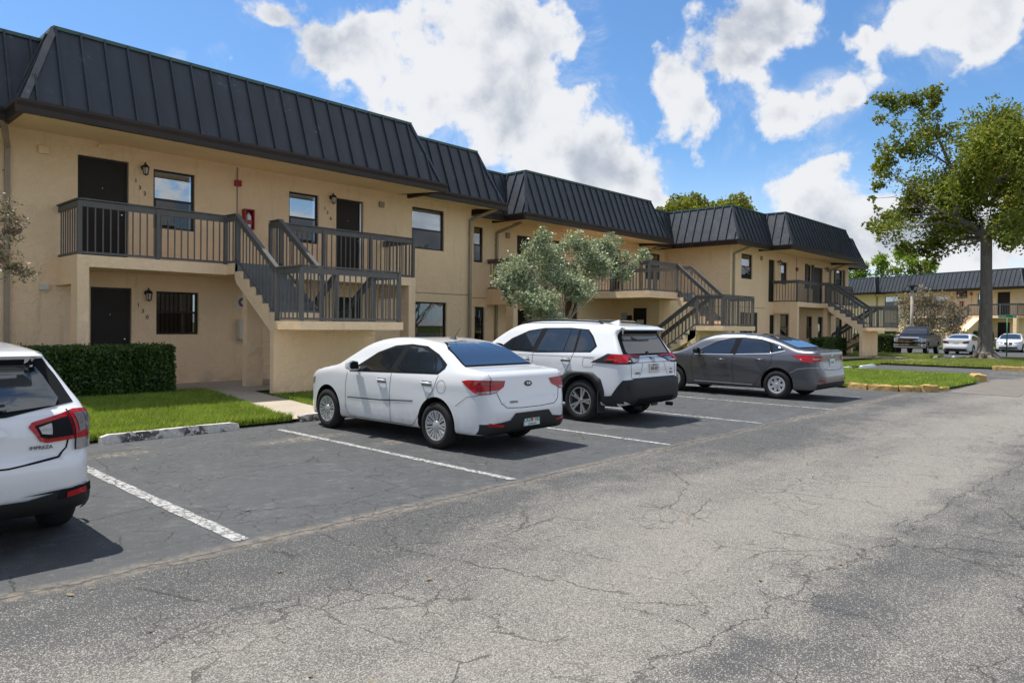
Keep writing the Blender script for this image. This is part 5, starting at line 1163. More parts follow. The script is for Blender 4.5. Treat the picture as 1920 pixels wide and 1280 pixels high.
# --- grey sedan ---------------------------------------------------------------
ford = dict(L=4.53, W=1.82, H=1.47, rw=.32, axles=(1.02, 3.67), k=.08, archz=.015,
    side=[(.40, .22, 1), (.14, .26), (.04, .36), (.0, .50), (.03, .62), (.10, .74), (.12, .90), (.12, 1.05), (.18, 1.10), (.42, 1.115), (.62, 1.145), (1.0, 1.285), (1.4, 1.40), (1.8, 1.455), (2.2, 1.47), (2.6, 1.44), (2.95, 1.34), (3.3, 1.15), (3.55, 1.02), (3.8, .97), (4.15, .88), (4.38, .76), (4.5, .60), (4.53, .45), (4.46, .26), (4.2, .19, 1)],
    plan=[(.52, .0), (.70, .05), (.82, .18), (.87, .42), (.905, 1.0), (.91, 2.0), (.91, 3.3), (.875, 3.9), (.76, 4.28), (.5, 4.48), (.2, 4.53)],
    wz=[(.0, .80), (.19, .84), (.28, .87), (.42, .90), (.58, .91), (.76, .90), (.90, .885), (.99, .845), (1.12, .775), (1.28, .69), (1.40, .61), (1.47, .54), (1.7, .4)],
    extra=lambda y, z: bump_fn(y, z, 1.02, .40, .50, .30, .022) + bump_fn(y, z, 3.67, .40, .50, .30, .02) - bump_fn(y, z, 2.35, .50, .8, .12, .02) + bump_fn(y, z, .9, .87, 1.2, .04, .012))
def build_grey():
    c = Car('parked_car', 'dark metallic grey four door sedan parked beside the grass island', 'car', ford, M['pgrey'], (16.46, 5.51, 0), 0, 'cars parked nose in along the lawn', res=.05)
    for s in ('L', 'R'):
        c.patch('window_trim', [(3.16, .935), (2.9, 1.09), (2.55, 1.265), (2.2, 1.35), (1.9, 1.365), (1.45, 1.33), (1.17, 1.24), (.84, 1.09), (1.2, 1.01), (2.0, .96)], s, M['gap'], .003); c.line('window_brightwork', [(3.1, .945), (2.2, .962), (1.2, 1.012), (.86, 1.09)], s, M['silverplastic'], .018, .007)
        c.patch('side_window', [(3.06, .955), (2.86, 1.08), (2.52, 1.245), (2.2, 1.325), (2.07, 1.335), (2.18, .975)], s, M['carglass'], .006)
        c.patch('side_window', [(2.02, .978), (1.98, 1.34), (1.7, 1.345), (1.42, 1.30), (1.26, 1.235), (1.18, 1.02)], s, M['carglass'], .006)
        c.patch('quarter_window', [(1.20, 1.23), (1.02, 1.165), (.88, 1.10), (1.12, 1.035)], s, M['carglass'], .006)
        c.patch('door_pillar', [(2.09, .97), (2.12, 1.34), (1.95, 1.35), (2.03, .96)], s, M['gap'], .008)
        c.line('door_gap', [(3.16, .91), (3.18, .7), (3.10, .25)], s); c.line('door_gap', [(2.08, .95), (2.10, .7), (2.06, .25)], s); c.line('door_gap', [(1.14, 1.0), (1.16, .80), (1.40, .50), (1.56, .26)], s); c.line('door_gap', [(3.10, .25), (1.56, .26)], s)
        c.line('sill_line', [(3.1, .30), (1.6, .29)], s, M['silverplastic'], .02, .004)
        handle(c, s, 2.38, .84, M['pgrey']); handle(c, s, 1.42, .87, M['pgrey']); mirror_part(c, s, 2.98, .99, M['iron'], .2)
        c.line('bumper_crease_highlight', [(.72, .60), (.55, .70), (.30, .73), (.12, .74)], s, M['silverplastic'], .008)  # silver strip paints the light caught along the bumper fold
        c.patch('headlamp', [(4.0, .84), (4.38, .74), (4.3, .66), (4.05, .72)], s, M['clearlamp'], .004)
    c.patch('windscreen', [(-.70, 1.04), (.70, 1.04), (.58, 1.36), (.3, 1.40), (-.3, 1.40), (-.58, 1.36)], 'front', M['winglass'], .004)
    rwp = [(-.66, 1.155), (.66, 1.155), (.55, 1.33), (.40, 1.395), (0, 1.405), (-.40, 1.395), (-.55, 1.33)]
    c.patch('rear_window_trim', [(x * 1.035, z + (.01 if z > 1.2 else -.01)) for x, z in rwp], 'rear', M['gap'], .003); c.patch('rear_window', rwp, 'rear', M['winglass'], .013)
    for s, a in ((1, 50), (-1, -50)):
        tl = c.patch('tail_lamp', [(s * u, z) for u, z in [(-.70, .995), (-.5, 1.01), (-.28, .995), (-.10, .98), (-.06, .93), (-.12, .88), (-.36, .855), (-.50, .85), (-.54, .90)]], a, M['redlamp'], .010)
        c.patch('lens_band', [(s * u, z) for u, z in [(-.34, .935), (-.12, .945), (-.12, .925), (-.32, .91)]], a, M['clearlamp'], .016, .03, tl)
    c.line('trunk_gap', [(-.72, 1.08), (-.66, .93), (-.60, .80), (-.56, .70), (-.3, .67), (.3, .67), (.56, .70), (.60, .80), (.66, .93), (.72, 1.08)], 'rear', M['gap'], .008)
    c.patch('lower_bumper', [(-.80, .27), (-.80, .37), (-.6, .40), (.6, .40), (.80, .37), (.80, .27)], 'rear', M['well'], .008)
    for s in (-1, 1): c.patch('reflector', [(s * .78, .44), (s * .62, .43), (s * .62, .46), (s * .77, .48)], 'rear', M['redlamp'], .012, .05)
    plate(c, 0, .84, M['platew'], [('JY 5DL', .075, -.002, M['platet'])], None)
    badge(c, 'badge', 'FOCUS', -.44, .71, .035, M['chrome'], off=.008)
    c.patch('emblem', [(.06 * math.cos(t), 1.0 + .024 * math.sin(t)) for t in np.linspace(0, 2 * math.pi, 18, endpoint=False)], 'rear', M['chrome'], .008, .03)
    q = MB(); q.add([(-.03, 1.30, 1.41), (.03, 1.30, 1.41), (.03, 1.44, 1.43), (-.03, 1.44, 1.43), (0, 1.32, 1.47), (0, 1.40, 1.455)], [(0, 1, 4), (1, 2, 5, 4), (2, 3, 5), (3, 0, 4, 5)]); q.tube([(0, 1.33, 1.45), (0, 1.25, 1.53)], [.006, .004], 6); q.build('aerial', M['iron'], c.root)
    c.wheels('cover', .205, .20, .015); place_far(c, (.97, .98, .99)); return c
build_grey()
# --- white hatchback at the left edge -----------------------------------------
imp = dict(L=4.46, W=1.775, H=1.48, rw=.32, axles=(.88, 3.55), k=.06, archz=.02, zc=.70,
    side=[(.34, .24, 1), (.14, .30), (.05, .38), (.0, .52), (.0, .62), (.03, .68, 1), (.09, .70), (.09, .86), (.14, .98), (.20, 1.02), (.34, 1.18), (.46, 1.36), (.30, 1.40, 1), (.36, 1.425), (.7, 1.455), (1.2, 1.478), (1.8, 1.48), (2.3, 1.45), (2.65, 1.37), (3.0, 1.19), (3.3, 1.03), (3.55, .98), (4.0, .89), (4.3, .76), (4.42, .60), (4.46, .45), (4.4, .26), (4.1, .2, 1)],
    plan=[(.55, .0), (.70, .035), (.80, .13), (.85, .36), (.88, .9), (.8875, 2.0), (.8875, 3.2), (.86, 3.75), (.76, 4.18), (.5, 4.4), (.2, 4.46)],
    wz=[(.0, .78), (.20, .82), (.32, .86), (.48, .882), (.62, .8875), (.76, .878), (.90, .862), (.97, .845), (1.02, .81), (1.14, .745), (1.30, .665), (1.40, .60), (1.48, .52), (1.7, .4)],
    extra=lambda y, z: bump_fn(y, z, .88, .42, .50, .32, .022) + bump_fn(y, z, 3.55, .42, .50, .32, .02) - bump_fn(y, z, 2.2, .52, .8, .12, .018))
def build_hatch():
    c = Car('parked_car', 'white hatchback cut off by the left edge with red tail lamp and rear wiper', 'car', imp, M['pwhite'], (.865, 5.56, 0), 0, 'cars parked nose in along the lawn', res=.04)
    for s in ('L', 'R'):
        c.patch('window_trim', [(2.9, .96), (2.6, 1.17), (2.3, 1.30), (2.0, 1.36), (1.4, 1.37), (.9, 1.33), (.62, 1.16), (.70, 1.02), (2.0, .97)], s, M['gap'], .003)
        c.patch('side_window', [(2.8, .98), (2.55, 1.15), (2.25, 1.28), (2.0, 1.33), (1.98, .99)], s, M['carglass'], .006); c.patch('side_window', [(1.93, .99), (1.93, 1.335), (1.4, 1.34), (1.12, 1.31), (1.05, 1.01)], s, M['carglass'], .006); c.patch('quarter_window', [(1.0, 1.01), (1.06, 1.31), (.9, 1.29), (.70, 1.14), (.74, 1.04)], s, M['carglass'], .006)
        c.line('door_gap', [(2.9, .94), (2.9, .3)], s); c.line('door_gap', [(1.95, .97), (1.95, .28)], s); c.line('door_gap', [(1.05, 1.0), (1.1, .8), (1.3, .5), (1.4, .28)], s)
        handle(c, s, 2.2, .86, M['pwhite']); handle(c, s, 1.2, .88, M['pwhite']); mirror_part(c, s, 2.75, 1.0, M['pwhite'], .2)
        c.line('bumper_gap', [(.52, .62), (.34, .76), (.22, .79)], s, M['gapshade'])
    rw = [(-.66, 1.03), (-.3, 1.0), (.3, 1.0), (.66, 1.03), (.69, 1.08), (.62, 1.24), (.56, 1.345), (-.56, 1.345), (-.62, 1.24), (-.69, 1.08)]
    c.patch('rear_window_trim', [(-.735, 1.05), (-.3, .975), (.3, .975), (.735, 1.05), (.66, 1.24), (.59, 1.37), (-.59, 1.37), (-.66, 1.24)], 'rear', M['gap'], .004, .05)
    c.patch('rear_window', [(x * .93, z * .985 + .012) for x, z in rw], 'rear', M['winglass'], .016, .05)
    q = MB(); q.add([(-.52, .34, 1.425), (.52, .34, 1.425), (.56, .24, 1.395), (-.56, .24, 1.395), (-.52, .42, 1.38), (.52, .42, 1.38)], [(0, 3, 2, 1), (3, 4, 5, 2), (0, 1, 5, 4), (0, 4, 3), (1, 2, 5)]); bevel(q.build('spoiler', M['pwhite'], c.root), .01)
    q = MB(); q.beam((-.02, .15, 1.03), (.30, .165, 1.06), .03, .018); q.lathe([(0, 0), (.032, 0), (.032, .03), (0, .03)], 12, at(-.02, .155, 1.03, Matrix.Rotation(R(90), 4, 'X'))); q.build('wiper', M['iron'], c.root)
    for s, a in ((1, 35), (-1, -35)):
        rm = lambda u: -.345 + (u + .355) * ((.27 / .245) if u < -.355 else (.225 / .485))
        tl = c.patch('tail_lamp', [(s * rm(u), z) for u, z in [(-.60, 1.0), (-.40, 1.0), (.08, .93), (.13, .90), (.03, .80), (-.05, .785), (-.36, .80), (-.59, .82), (-.625, .93)]], a, M['redlamp'], .012, .04)
        c.patch('smoked_lens', [(s * rm(u), z) for u, z in [(-.33, .955), (.06, .905), (.02, .83), (-.05, .815), (-.33, .825)]], a, M['gap'], .018, .03, tl)
        c.patch('smoked_lens', [(s * rm(u), z) for u, z in [(-.585, .975), (-.38, .975), (-.38, .85), (-.57, .865)]], a, mat('smoke_lens', (0.09, 0.07, 0.075), 0.1, spec=.7, coat=.6), .018, .03, tl)
        c.patch('clear_lens', [(s * rm(u), z) for u, z in [(-.12, .915), (.03, .893), (.01, .85), (-.10, .84)]], a, M['clearlamp'], .024, .03, tl)
        c.patch('clear_lens', [(s * rm(u), z) for u, z in [(-.36, .80), (-.585, .815), (-.56, .74), (-.36, .715)]], a, M['clearlamp'], .014, .03, tl)
        c.line('lamp_gap', [(s * -.345, .99), (s * -.345, .72)], a, M['gap'], .009, .026)
    c.line('tailgate_gap', [(-.67, .82), (-.655, .74), (-.60, .68), (-.3, .64), (.3, .64), (.60, .68), (.655, .74), (.67, .82)], 'rear', M['gap'], .012)
    c.patch('garnish', [(-.28, .93), (.24, .93), (.31, .86), (.26, .845), (-.3, .845)], 'rear', M['pwhite'], .02, .05)
    c.patch('lower_bumper', [(-.80, .33), (-.80, .45), (-.72, .47), (-.4, .41), (.4, .41), (.72, .47), (.80, .45), (.80, .33), (.6, .27), (-.6, .27)], 'rear', M['well'], .020, .04)
    for s in (-1, 1):
        c.patch('reflector_housing', [(s * .80, .41), (s * .58, .395), (s * .60, .445), (s * .79, .475)], 'rear', M['gap'], .026, .05); c.patch('reflector', [(s * .76, .415), (s * .64, .405), (s * .64, .44), (s * .75, .455)], 'rear', M['redlamp'], .034, .05)
    for s in ('L', 'R'): c.patch('lower_bumper', [(.03, .32), (.03, .46), (.20, .455), (.42, .36), (.46, .26), (.2, .27)], s, M['well'], .020, .04)
    badge(c, 'badge', 'IMPREZA', .50, .755, .036, M['iron'], off=.006)
    plate(c, -.02, .76, M['platew'], [('LHK  4C7', .075, -.005, M['platet'])], None)
    q = MB(); q.tube([(.30, .50, 1.452), (.30, .9, 1.475), (.30, 1.3, 1.49)], .006, 6); q.build('aerial', M['iron'], c.root)
    c.wheels('five', .21, .205, .015); place_far(c, (.97, .96, .965)); return c
build_hatch()
# --- three vehicles across the far road ----------------------------------------
import copy
truck = dict(L=5.9, W=2.0, H=1.93, rw=.40, axles=(1.25, 4.95), k=.06, archz=.04, zc=.85, seed=1.2,
    side=[(.05, .55, 1), (.02, .8), (.02, 1.32, 1), (1.9, 1.34, 1), (2.0, 1.36, 1), (2.12, 1.80), (2.3, 1.89), (2.9, 1.93), (3.5, 1.90), (3.85, 1.72), (4.25, 1.38), (4.5, 1.32), (5.2, 1.28), (5.75, 1.20), (5.86, 1.05), (5.9, .75), (5.86, .48), (5.5, .42, 1)],
    plan=[(.9, .0), (.98, .08), (1.0, .4), (1.0, 3.0), (1.0, 5.2), (.97, 5.6), (.85, 5.83), (.4, 5.9)],
    wz=[(0, .94), (.5, .96), (.7, .995), (.9, 1.0), (1.1, .985), (1.3, .95), (1.42, .88), (1.6, .80), (1.8, .70), (1.93, .62), (2.1, .5)])
c = Car('pickup_truck', 'dark blue black pickup truck with chrome grille facing the camera across the road', 'pickup truck', truck, M['pblack'], (53.4, 12.2, 0), R(93), 'vehicles across the road', res=.10)
for s in ('L', 'R'):
    c.patch('side_window', [(4.05, 1.40), (3.75, 1.68), (3.45, 1.80), (3.1, 1.83), (3.1, 1.38)], s, M['carglass'], .01, .1); c.patch('side_window', [(3.0, 1.38), (3.0, 1.83), (2.35, 1.80), (2.3, 1.38)], s, M['carglass'], .01, .1)
    c.line('door_gap', [(3.05, 1.36), (3.05, .55)], s, M['gapshade'], .012, .006); c.line('door_gap', [(4.1, 1.34), (4.1, .6)], s, M['gapshade'], .012, .006)
    mirror_part(c, s, 3.85, 1.42, M['iron'], .2)
c.patch('windscreen', [(-.78, 1.42), (.78, 1.42), (.68, 1.80), (.4, 1.84), (-.4, 1.84), (-.68, 1.80)], 'front', M['carglass'], .01, .1)
g = c.patch('grille', [(-.58, .84), (.58, .84), (.62, 1.16), (-.62, 1.16)], 'front', M['iron'], .01, .1)
for z in (.86, .96, 1.06, 1.15): c.line('grille_bar', [(-.58, z), (.58, z)], 'front', M['chrome'], .045, .03, g, .1)
for x in (-.6, .6): c.line('grille_bar', [(x, .84), (x, 1.16)], 'front', M['chrome'], .05, .03, g, .1)
c.patch('bumper', [(-.93, .52), (.93, .52), (.93, .74), (-.93, .74)], 'front', M['chrome'], .05, .1)
for s in (-1, 1): c.patch('headlamp', [(s * .66, .84), (s * .95, .88), (s * .95, 1.12), (s * .66, 1.15)], 'front', M['clearlamp'], .02, .1); c.patch('fog_lamp', [(s * .62, .56), (s * .80, .56), (s * .80, .68), (s * .62, .68)], 'front', M['clearlamp'], .06, .1)
plate(c, 0, .60, M['platew'], [], None, view='front'); c.wheels('five', .25, .26, .03); place_far(c, .90)
far1 = copy.deepcopy(ford); far1['rw'] = .33
def far_sedan(label, loc, rz, scale):
    c = Car('parked_car', label, 'car', far1, M['pwhite'], loc, rz, 'vehicles across the road', res=.09)
    for s in ('L', 'R'):
        c.patch('side_window', [(3.06, .955), (2.86, 1.08), (2.52, 1.245), (2.07, 1.335), (2.18, .975)], s, M['carglass'], .008, .1); c.patch('side_window', [(2.08, .978), (2.02, 1.34), (1.42, 1.30), (.95, 1.10), (1.12, 1.02)], s, M['carglass'], .008, .1)
        c.line('door_gap', [(2.1, .95), (2.06, .25)], s, M['gap'], .012); mirror_part(c, s, 2.98, .99, M['pwhite'], .2)
    c.patch('windscreen', [(-.72, 1.03), (.72, 1.03), (.60, 1.36), (.3, 1.41), (-.3, 1.41), (-.60, 1.36)], 'front', M['winglass'], .01, .1)
    c.patch('rear_window', [(-.66, 1.155), (.66, 1.155), (.55, 1.33), (.40, 1.395), (-.40, 1.395), (-.55, 1.33)], 'rear', M['winglass'], .01, .1)
    for s in (-1, 1):
        c.patch('tail_lamp', [(s * .42, .82), (s * .80, .82), (s * .82, .97), (s * .70, .98), (s * .44, .90)], 'rear', M['darkred'], .015, .1); c.patch('headlamp', [(s * .34, .70), (s * .76, .74), (s * .78, .84), (s * .36, .78)], 'front', M['clearlamp'], .015, .1)
        c.patch('kidney_grille', [(s * .03, .60), (s * .24, .60), (s * .28, .76), (s * .03, .76)], 'front', M['gap'], .015, .1)
    c.patch('diffuser', [(-.72, .28), (.72, .28), (.66, .42), (-.66, .42)], 'rear', M['well'], .012, .1); c.patch('air_intake', [(-.62, .30), (.62, .30), (.58, .42), (-.58, .42)], 'front', M['well'], .012, .1)
    plate(c, 0, .84, M['platew'], [], None); plate(c, 0, .50, M['platew'], [], None, view='front')
    c.wheels('five', .23, .21, .02); place_far(c, scale); return c
far_sedan('white coupe seen from behind across the road left of the big tree trunk', (51.2, 10.1, 0), R(-93), .88)
far_sedan('white sedan facing the camera across the road right of the big tree trunk', (64.3, 8.75, 0), R(91), .90)

# ------------------------------------------------------------------ wheel stops and kerbs
def wheel_stop(x0, x1, y, m, label, zrot=0.0, group='concrete wheel stops'):
    L = x1 - x0; mb = MB(); prof = [(-.075, 0), (-.068, .055), (-.045, .115), (.045, .115), (.068, .055), (.075, 0)]
    n = 18; vs = []
    for i in range(n + 1):
        t = i / n; e = .03 * (1 if 0 < i < n else 0); sc = .80 if i in (0, n) else 1
        for a, b in prof: vs.append((-L / 2 + L * t, a + random.uniform(-.003, .003), b * sc + random.uniform(-.002, .002) * (b > 0)))
    k = len(prof); mb.add(vs, [(i * k + j, (i + 1) * k + j, (i + 1) * k + j + 1, i * k + j + 1) for i in range(n) for j in range(k - 1)] + [tuple(range(k)), tuple(n * k + j for j in range(k))[::-1]])
    o = mb.build('wheel_stop', m); o.location = ((x0 + x1) / 2, y, 0.0); o.rotation_euler = (0, 0, zrot); return tag(o, label, 'wheel stop', group)
wheel_stop(3.08, 4.93, 10.16, M['stop'], 'white wheel stop with peeling black patches at the head of the empty bay', R(1.0))
wheel_stop(6.02, 7.86, 10.30, M['stop'], 'white wheel stop by the path, mostly hidden by the white sedan front wheel')
wheel_stop(9.5, 11.3, 10.32, M['stop'], 'white wheel stop hidden in front of the white sport utility vehicle')
wheel_stop(27.3, 29.05, 9.22, M['white'], 'clean white wheel stop just right of the grey sedan boot'); wheel_stop(30.0, 31.75, 9.15, M['white'], 'clean white wheel stop nearest the end of the concrete path')
wheel_stop(42.4, 44.1, 9.45, M['white'], 'small distant white wheel stop farther left in the second lawn strip', R(8)); wheel_stop(44.6, 46.1, 9.0, M['white'], 'small distant white wheel stop nearer the big tree', R(8))
def kerb(label, x0, y0, x1, y1, h=.15, w=.19, m='ycurb', rough=.012, group='worn yellow kerb stones'):
    mb = MB(); p, q = Vector((x0, y0, 0)), Vector((x1, y1, 0)); d = q - p; L = d.length; d.normalize(); s = Vector((-d.y, d.x, 0)); n = max(3, int(L / .12)); vs = []
    for i in range(n + 1):
        c_ = p + d * (L * i / n); e = .75 if i in (0, n) else 1
        for a, b in ((-w / 2, 0), (-w / 2 * .95, h * .8), (-w / 2 * .7, h), (w / 2 * .7, h), (w / 2, h * .8), (w / 2, 0)):
            vs.append(tuple(c_ + s * (a * e + random.uniform(-rough, rough)) + Vector((0, 0, b * (.92 if e < 1 else 1) + (random.uniform(-rough, rough) if b else 0)))))
    mb.add(vs, [(i * 6 + j, (i + 1) * 6 + j, (i + 1) * 6 + j + 1, i * 6 + j + 1) for i in range(n) for j in range(5)] + [tuple(range(6)), tuple(n * 6 + j for j in range(6))[::-1]])
    return tag(mb.build('kerb_stone', M[m]), label, 'kerb', group)
kerb('yellow kerb stone tapering down at the grey sedan end of the island', 20.02, 6.45, 19.86, 5.87)
kerb('long yellow kerb stone with a dark scrape along the island edge', 19.86, 5.85, 19.93, 5.17); kerb('yellow kerb stone between the scraped one and the broken one', 19.94, 5.15, 20.22, 4.76)
kerb('broken yellow kerb stone with a crumbled brown end at the island corner', 20.24, 4.74, 20.72, 4.52, .17, .24, rough=.03); kerb('low tan kerb fragment sinking into the grass behind the broken stone', 20.95, 4.50, 21.5, 4.40, .09, .16, rough=.02)
kerb('thick tilted yellow kerb block at the far tip of the island', 25.5, 4.35, 25.9, 4.5, .22, .4, rough=.03); kerb('small mossy kerb stone behind the block at the far tip of the island', 26.1, 4.50, 26.7, 4.75, .19, .3, rough=.03)
kerb('long yellow kerb at the foot of the big tree lawn', 33.7, 5.35, 33.75, 1.2, .16, .25)

# ------------------------------------------------------------------ vegetation
def blades(name, n, sampler, hmin, hmax, w, m, label=None, parent=None, zf=gz):
    xy = sampler(n); N = len(xy); h = rng.uniform(hmin, hmax, N); a = rng.uniform(0, 2 * np.pi, N); lean = rng.uniform(.1, .8, N) * h; la = rng.uniform(0, 2 * np.pi, N)
    z = np.array([zf(y) for y in xy[:, 1]]) if zf is not None else np.full(N, .05)
    dx, dy = np.cos(a) * w / 2, np.sin(a) * w / 2
    b0 = np.stack([xy[:, 0] - dx, xy[:, 1] - dy, z], 1); b1 = np.stack([xy[:, 0] + dx, xy[:, 1] + dy, z], 1)
    mx, my = xy[:, 0] + np.cos(la) * lean * .35, xy[:, 1] + np.sin(la) * lean * .35
    m0 = np.stack([mx - dx * .8, my - dy * .8, z + h * .6], 1); m1 = np.stack([mx + dx * .8, my + dy * .8, z + h * .6], 1)
    tp = np.stack([xy[:, 0] + np.cos(la) * lean, xy[:, 1] + np.sin(la) * lean, z + h], 1)
    V = np.concatenate([np.stack([b0, b1, m1, m0, tp], 1).reshape(-1, 3)]); i = np.arange(N) * 5
    F = np.concatenate([np.stack([i, i + 1, i + 2], 1), np.stack([i, i + 2, i + 3], 1), np.stack([i + 3, i + 2, i + 4], 1)])
    o = tris_object(name, V, F, m, parent); o['kind'] = 'stuff'
    if label: o['label'] = label; o['category'] = 'grass'
    return o
def poly_sampler(poly, clump=.25):
    P = np.array(poly)
    def f(n):
        lo, hi = P.min(0), P.max(0); out = []
        while sum(map(len, out)) < n:
            q = rng.uniform(lo, hi, (n, 2)); k = np.sin(q[:, 0] * 7.1 + np.sin(q[:, 1] * 5.3)) * np.sin(q[:, 1] * 8.3 + 1.7 * np.sin(q[:, 0] * 3.1)); q = q[rng.random(len(q)) < .75 + clump * k]
            x, y = q[:, 0], q[:, 1]; ins = np.zeros(len(q), bool); j = len(P) - 1
            for i in range(len(P)):
                c_ = ((P[i, 1] > y) != (P[j, 1] > y)) & (x < (P[j, 0] - P[i, 0]) * (y - P[i, 1]) / (P[j, 1] - P[i, 1] + 1e-12) + P[i, 0]); ins ^= c_; j = i
            out.append(q[ins])
        return np.concatenate(out)[:n]
    return f
blades('grass', 85000, poly_sampler([(1.2, 10.30), (5.92, 10.30), (6.26, 14.4), (1.2, 14.4)]), .05, .11, .010, M['grass'], 'bright green lawn in front of the clipped hedge')
blades('grass', 50000, poly_sampler([(6.88, 10.32), (14.0, 10.32), (14.0, 12.86), (6.92, 12.86)]), .05, .11, .011, M['grass'], 'strip of lawn between the sedans and the near stair block')
blades('grass', 26000, poly_sampler([(14.0, 10.32), (27.3, 10.32), (27.3, 15.0), (14.0, 15.0)]), .06, .12, .022, M['grass'], 'lawn along the middle wing behind the parked cars')
blades('grass', 60000, poly_sampler([(19.9, 6.5), (20.05, 4.8), (21.2, 4.38), (24.6, 4.26), (27.35, 4.95), (27.35, 10.3), (19.9, 10.3)]), .07, .14, .018, M['grass'], 'grass island edged with yellow kerb stones', zf=None)
blades('grass', 30000, poly_sampler([(27.35, 9.5), (34.0, 9.5), (34.0, 13.0), (27.35, 13.0)]), .07, .12, .024, M['grass'], 'lawn behind the clean white wheel stops', zf=None)
blades('grass', 60000, poly_sampler([(34.0, 2.6), (46.3, 3.2), (46.3, 8.3), (34.0, 8.3)]), .06, .11, .028, M['grassdry'], 'patchy dry lawn around the foot of the big tree', zf=None)
blades('grass', 26000, poly_sampler([(41.0, 9.7), (46.6, 9.7), (46.6, 15), (41.0, 15)]), .08, .14, .032, M['grassdry'], 'far lawn strip in front of the pickup truck', zf=None)
blades('grass', 20000, poly_sampler([(34.0, 8.3), (41.0, 8.3), (41.0, 14.0), (34.0, 14.0)]), .06, .11, .028, M['grassdry'], 'lawn beside the farthest stair block', zf=None)

blades('grass', 2600, lambda n: np.stack([rng.uniform(1.2, 5.9, n), 10.29 + np.abs(rng.normal(0, .03, n)) * (1 + np.sin(rng.uniform(0, 9, n)))], 1), .08, .17, .012, M['grass'], 'longer ragged grass along the kerb edge of the near lawn')

def leaf_quads(cent, size, up_bias=.3, fold=False):
    N = len(cent); nrm = rng.normal(size=(N, 3)); nrm[:, 2] += up_bias; nrm /= np.linalg.norm(nrm, axis=1)[:, None]
    t = rng.normal(size=(N, 3)); t -= (t * nrm).sum(1)[:, None] * nrm; t /= np.linalg.norm(t, axis=1)[:, None]; b = np.cross(nrm, t)
    s = size * rng.uniform(.6, 1.3, N); s1 = (s * .5)[:, None]; s2 = (s * .27)[:, None]
    V = np.stack([cent - t * s1, cent - b * s2 + t * s1 * .1, cent + t * s1, cent + b * s2 + t * s1 * .1], 1).reshape(-1, 3); i = np.arange(N) * 4
    return V, np.stack([i, i + 1, i + 2, i + 3], 1)
def cloud_points(blobs, per, shell=.55, clump=5):
    """leaf positions gathered in small sprays inside each blob so that gaps stay open"""
    out = []; bl = [tuple(b) for b in blobs]; P = np.array(bl)
    for k in range(len(bl)):      # bridge each blob to two neighbours so that the outline runs on unevenly
        dd = np.linalg.norm(P[:, :3] - P[k, :3], axis=1); dd[k] = 1e9
        for q in np.argsort(dd)[:2]:
            if dd[q] < 2.6 * (P[k, 3] + P[q, 3]): m_ = (P[k] + P[q]) / 2; m_[3] *= .62; bl.append(tuple(m_))
    for x, y, z, r in bl:
        ns = max(8, int(per * (r ** 1.7) * 2.7)); d = rng.normal(size=(ns, 3)) * r * .60; n_ = np.linalg.norm(d, axis=1); k_ = np.minimum(1, r * 1.25 / n_); cs = np.array([x, y, z]) + d * k_[:, None] * np.array([1, 1, .8])
        k = np.repeat(cs, clump, axis=0); out.append(k + rng.normal(size=k.shape) * min(r * .13, shell * .22))
    return np.concatenate(out)
def branchy(mb, root, tips, r0, fork, rmin=.02, n=7):
    """limbs from fork points toward blob centres"""
    for t in tips:
        f = min(fork, key=lambda q: (Vector(q[0]) - Vector(t)).length + 2.2 * max(0, q[0][2] - t[2]))
        a, b = Vector(f[0]), Vector(t); L = (b - a).length; mid = a.lerp(b, .5) + Vector((random.uniform(-.1, .1), random.uniform(-.1, .1), .12)) * L
        q1 = a.lerp(mid, .5) + Vector((random.uniform(-.05, .05),) * 3) * L
        ra = f[1] * .40; mb.tube([a, q1, mid, mid.lerp(b, .55), b], [ra, ra * .75, ra * .5, ra * .3, rmin], n)
# the big tree
tb = [(5.46,13.63,.44),(4.78,13.95,.49),(3.84,13.61,.77),(2.68,13.87,.6),(1.93,13.85,.38),(3.42,12.37,.77),(2.63,10.95,.96),(4.33,11.36,.71),(5.43,11.08,.38),(4.86,10.1,.71),(3.78,9.81,.96),(2.48,9.35,1.09),(3.5,8.47,1.09),(5.62,8.94,.27),(5.38,7.92,.55),(4.56,8.14,.82),(4.0,6.91,.96),(2.7,6.95,1.04),(5.51,7.33,.33),(1.96,7.73,.93),(1.26,9.76,1.23),(.56,11.04,.98),(-.35,11.84,1.15),(-1.36,11.26,1.09),(-.15,9.97,1.37),(-1.17,9.29,1.23),(1.24,8.36,1.23),(.06,8.36,.93),(-1.19,7.56,1.23),(-1.81,10.0,1.37),(-2.05,7.86,1.37),(2.56,5.65,.55),(2.8,4.8,.36),(3.72,6.01,.55),(.5,6.9,.49),(-1.21,6.49,.77),(-.89,5.71,.33),(1.46,6.84,.71),(-2.4,6.26,1.09),(1.65,11.92,.71),(2.28,12.74,.49),(-3.4,10.6,.9),(-3.6,8.6,.9)]
TX, TY = 43.3, 7.2
big = empty('broad_tree', 'tall broadleaf tree with thick grey trunk and spreading yellow green crown on the far lawn', 'tree', (TX, TY, 0))
loc = [(random.uniform(-2.4, 2.4) * min(1, r + .3), a, z, r * .92) for a, z, r in tb] + [(random.choice((-1, 1)) * random.uniform(2.2, 4.2), a * .7, z, r * .95) for a, z, r in tb if r > 1.0]
mb = MB()
mb.tube([(0, 0, -.05), (.0, .0, .25), (0, .0, .7), (0, .02, 1.6), (.02, .0, 3.0), (.0, .02, 4.6), (.05, .05, 6.2), (.05, .1, 6.9)], [.62, .42, .34, .31, .28, .26, .26, .2], 16)
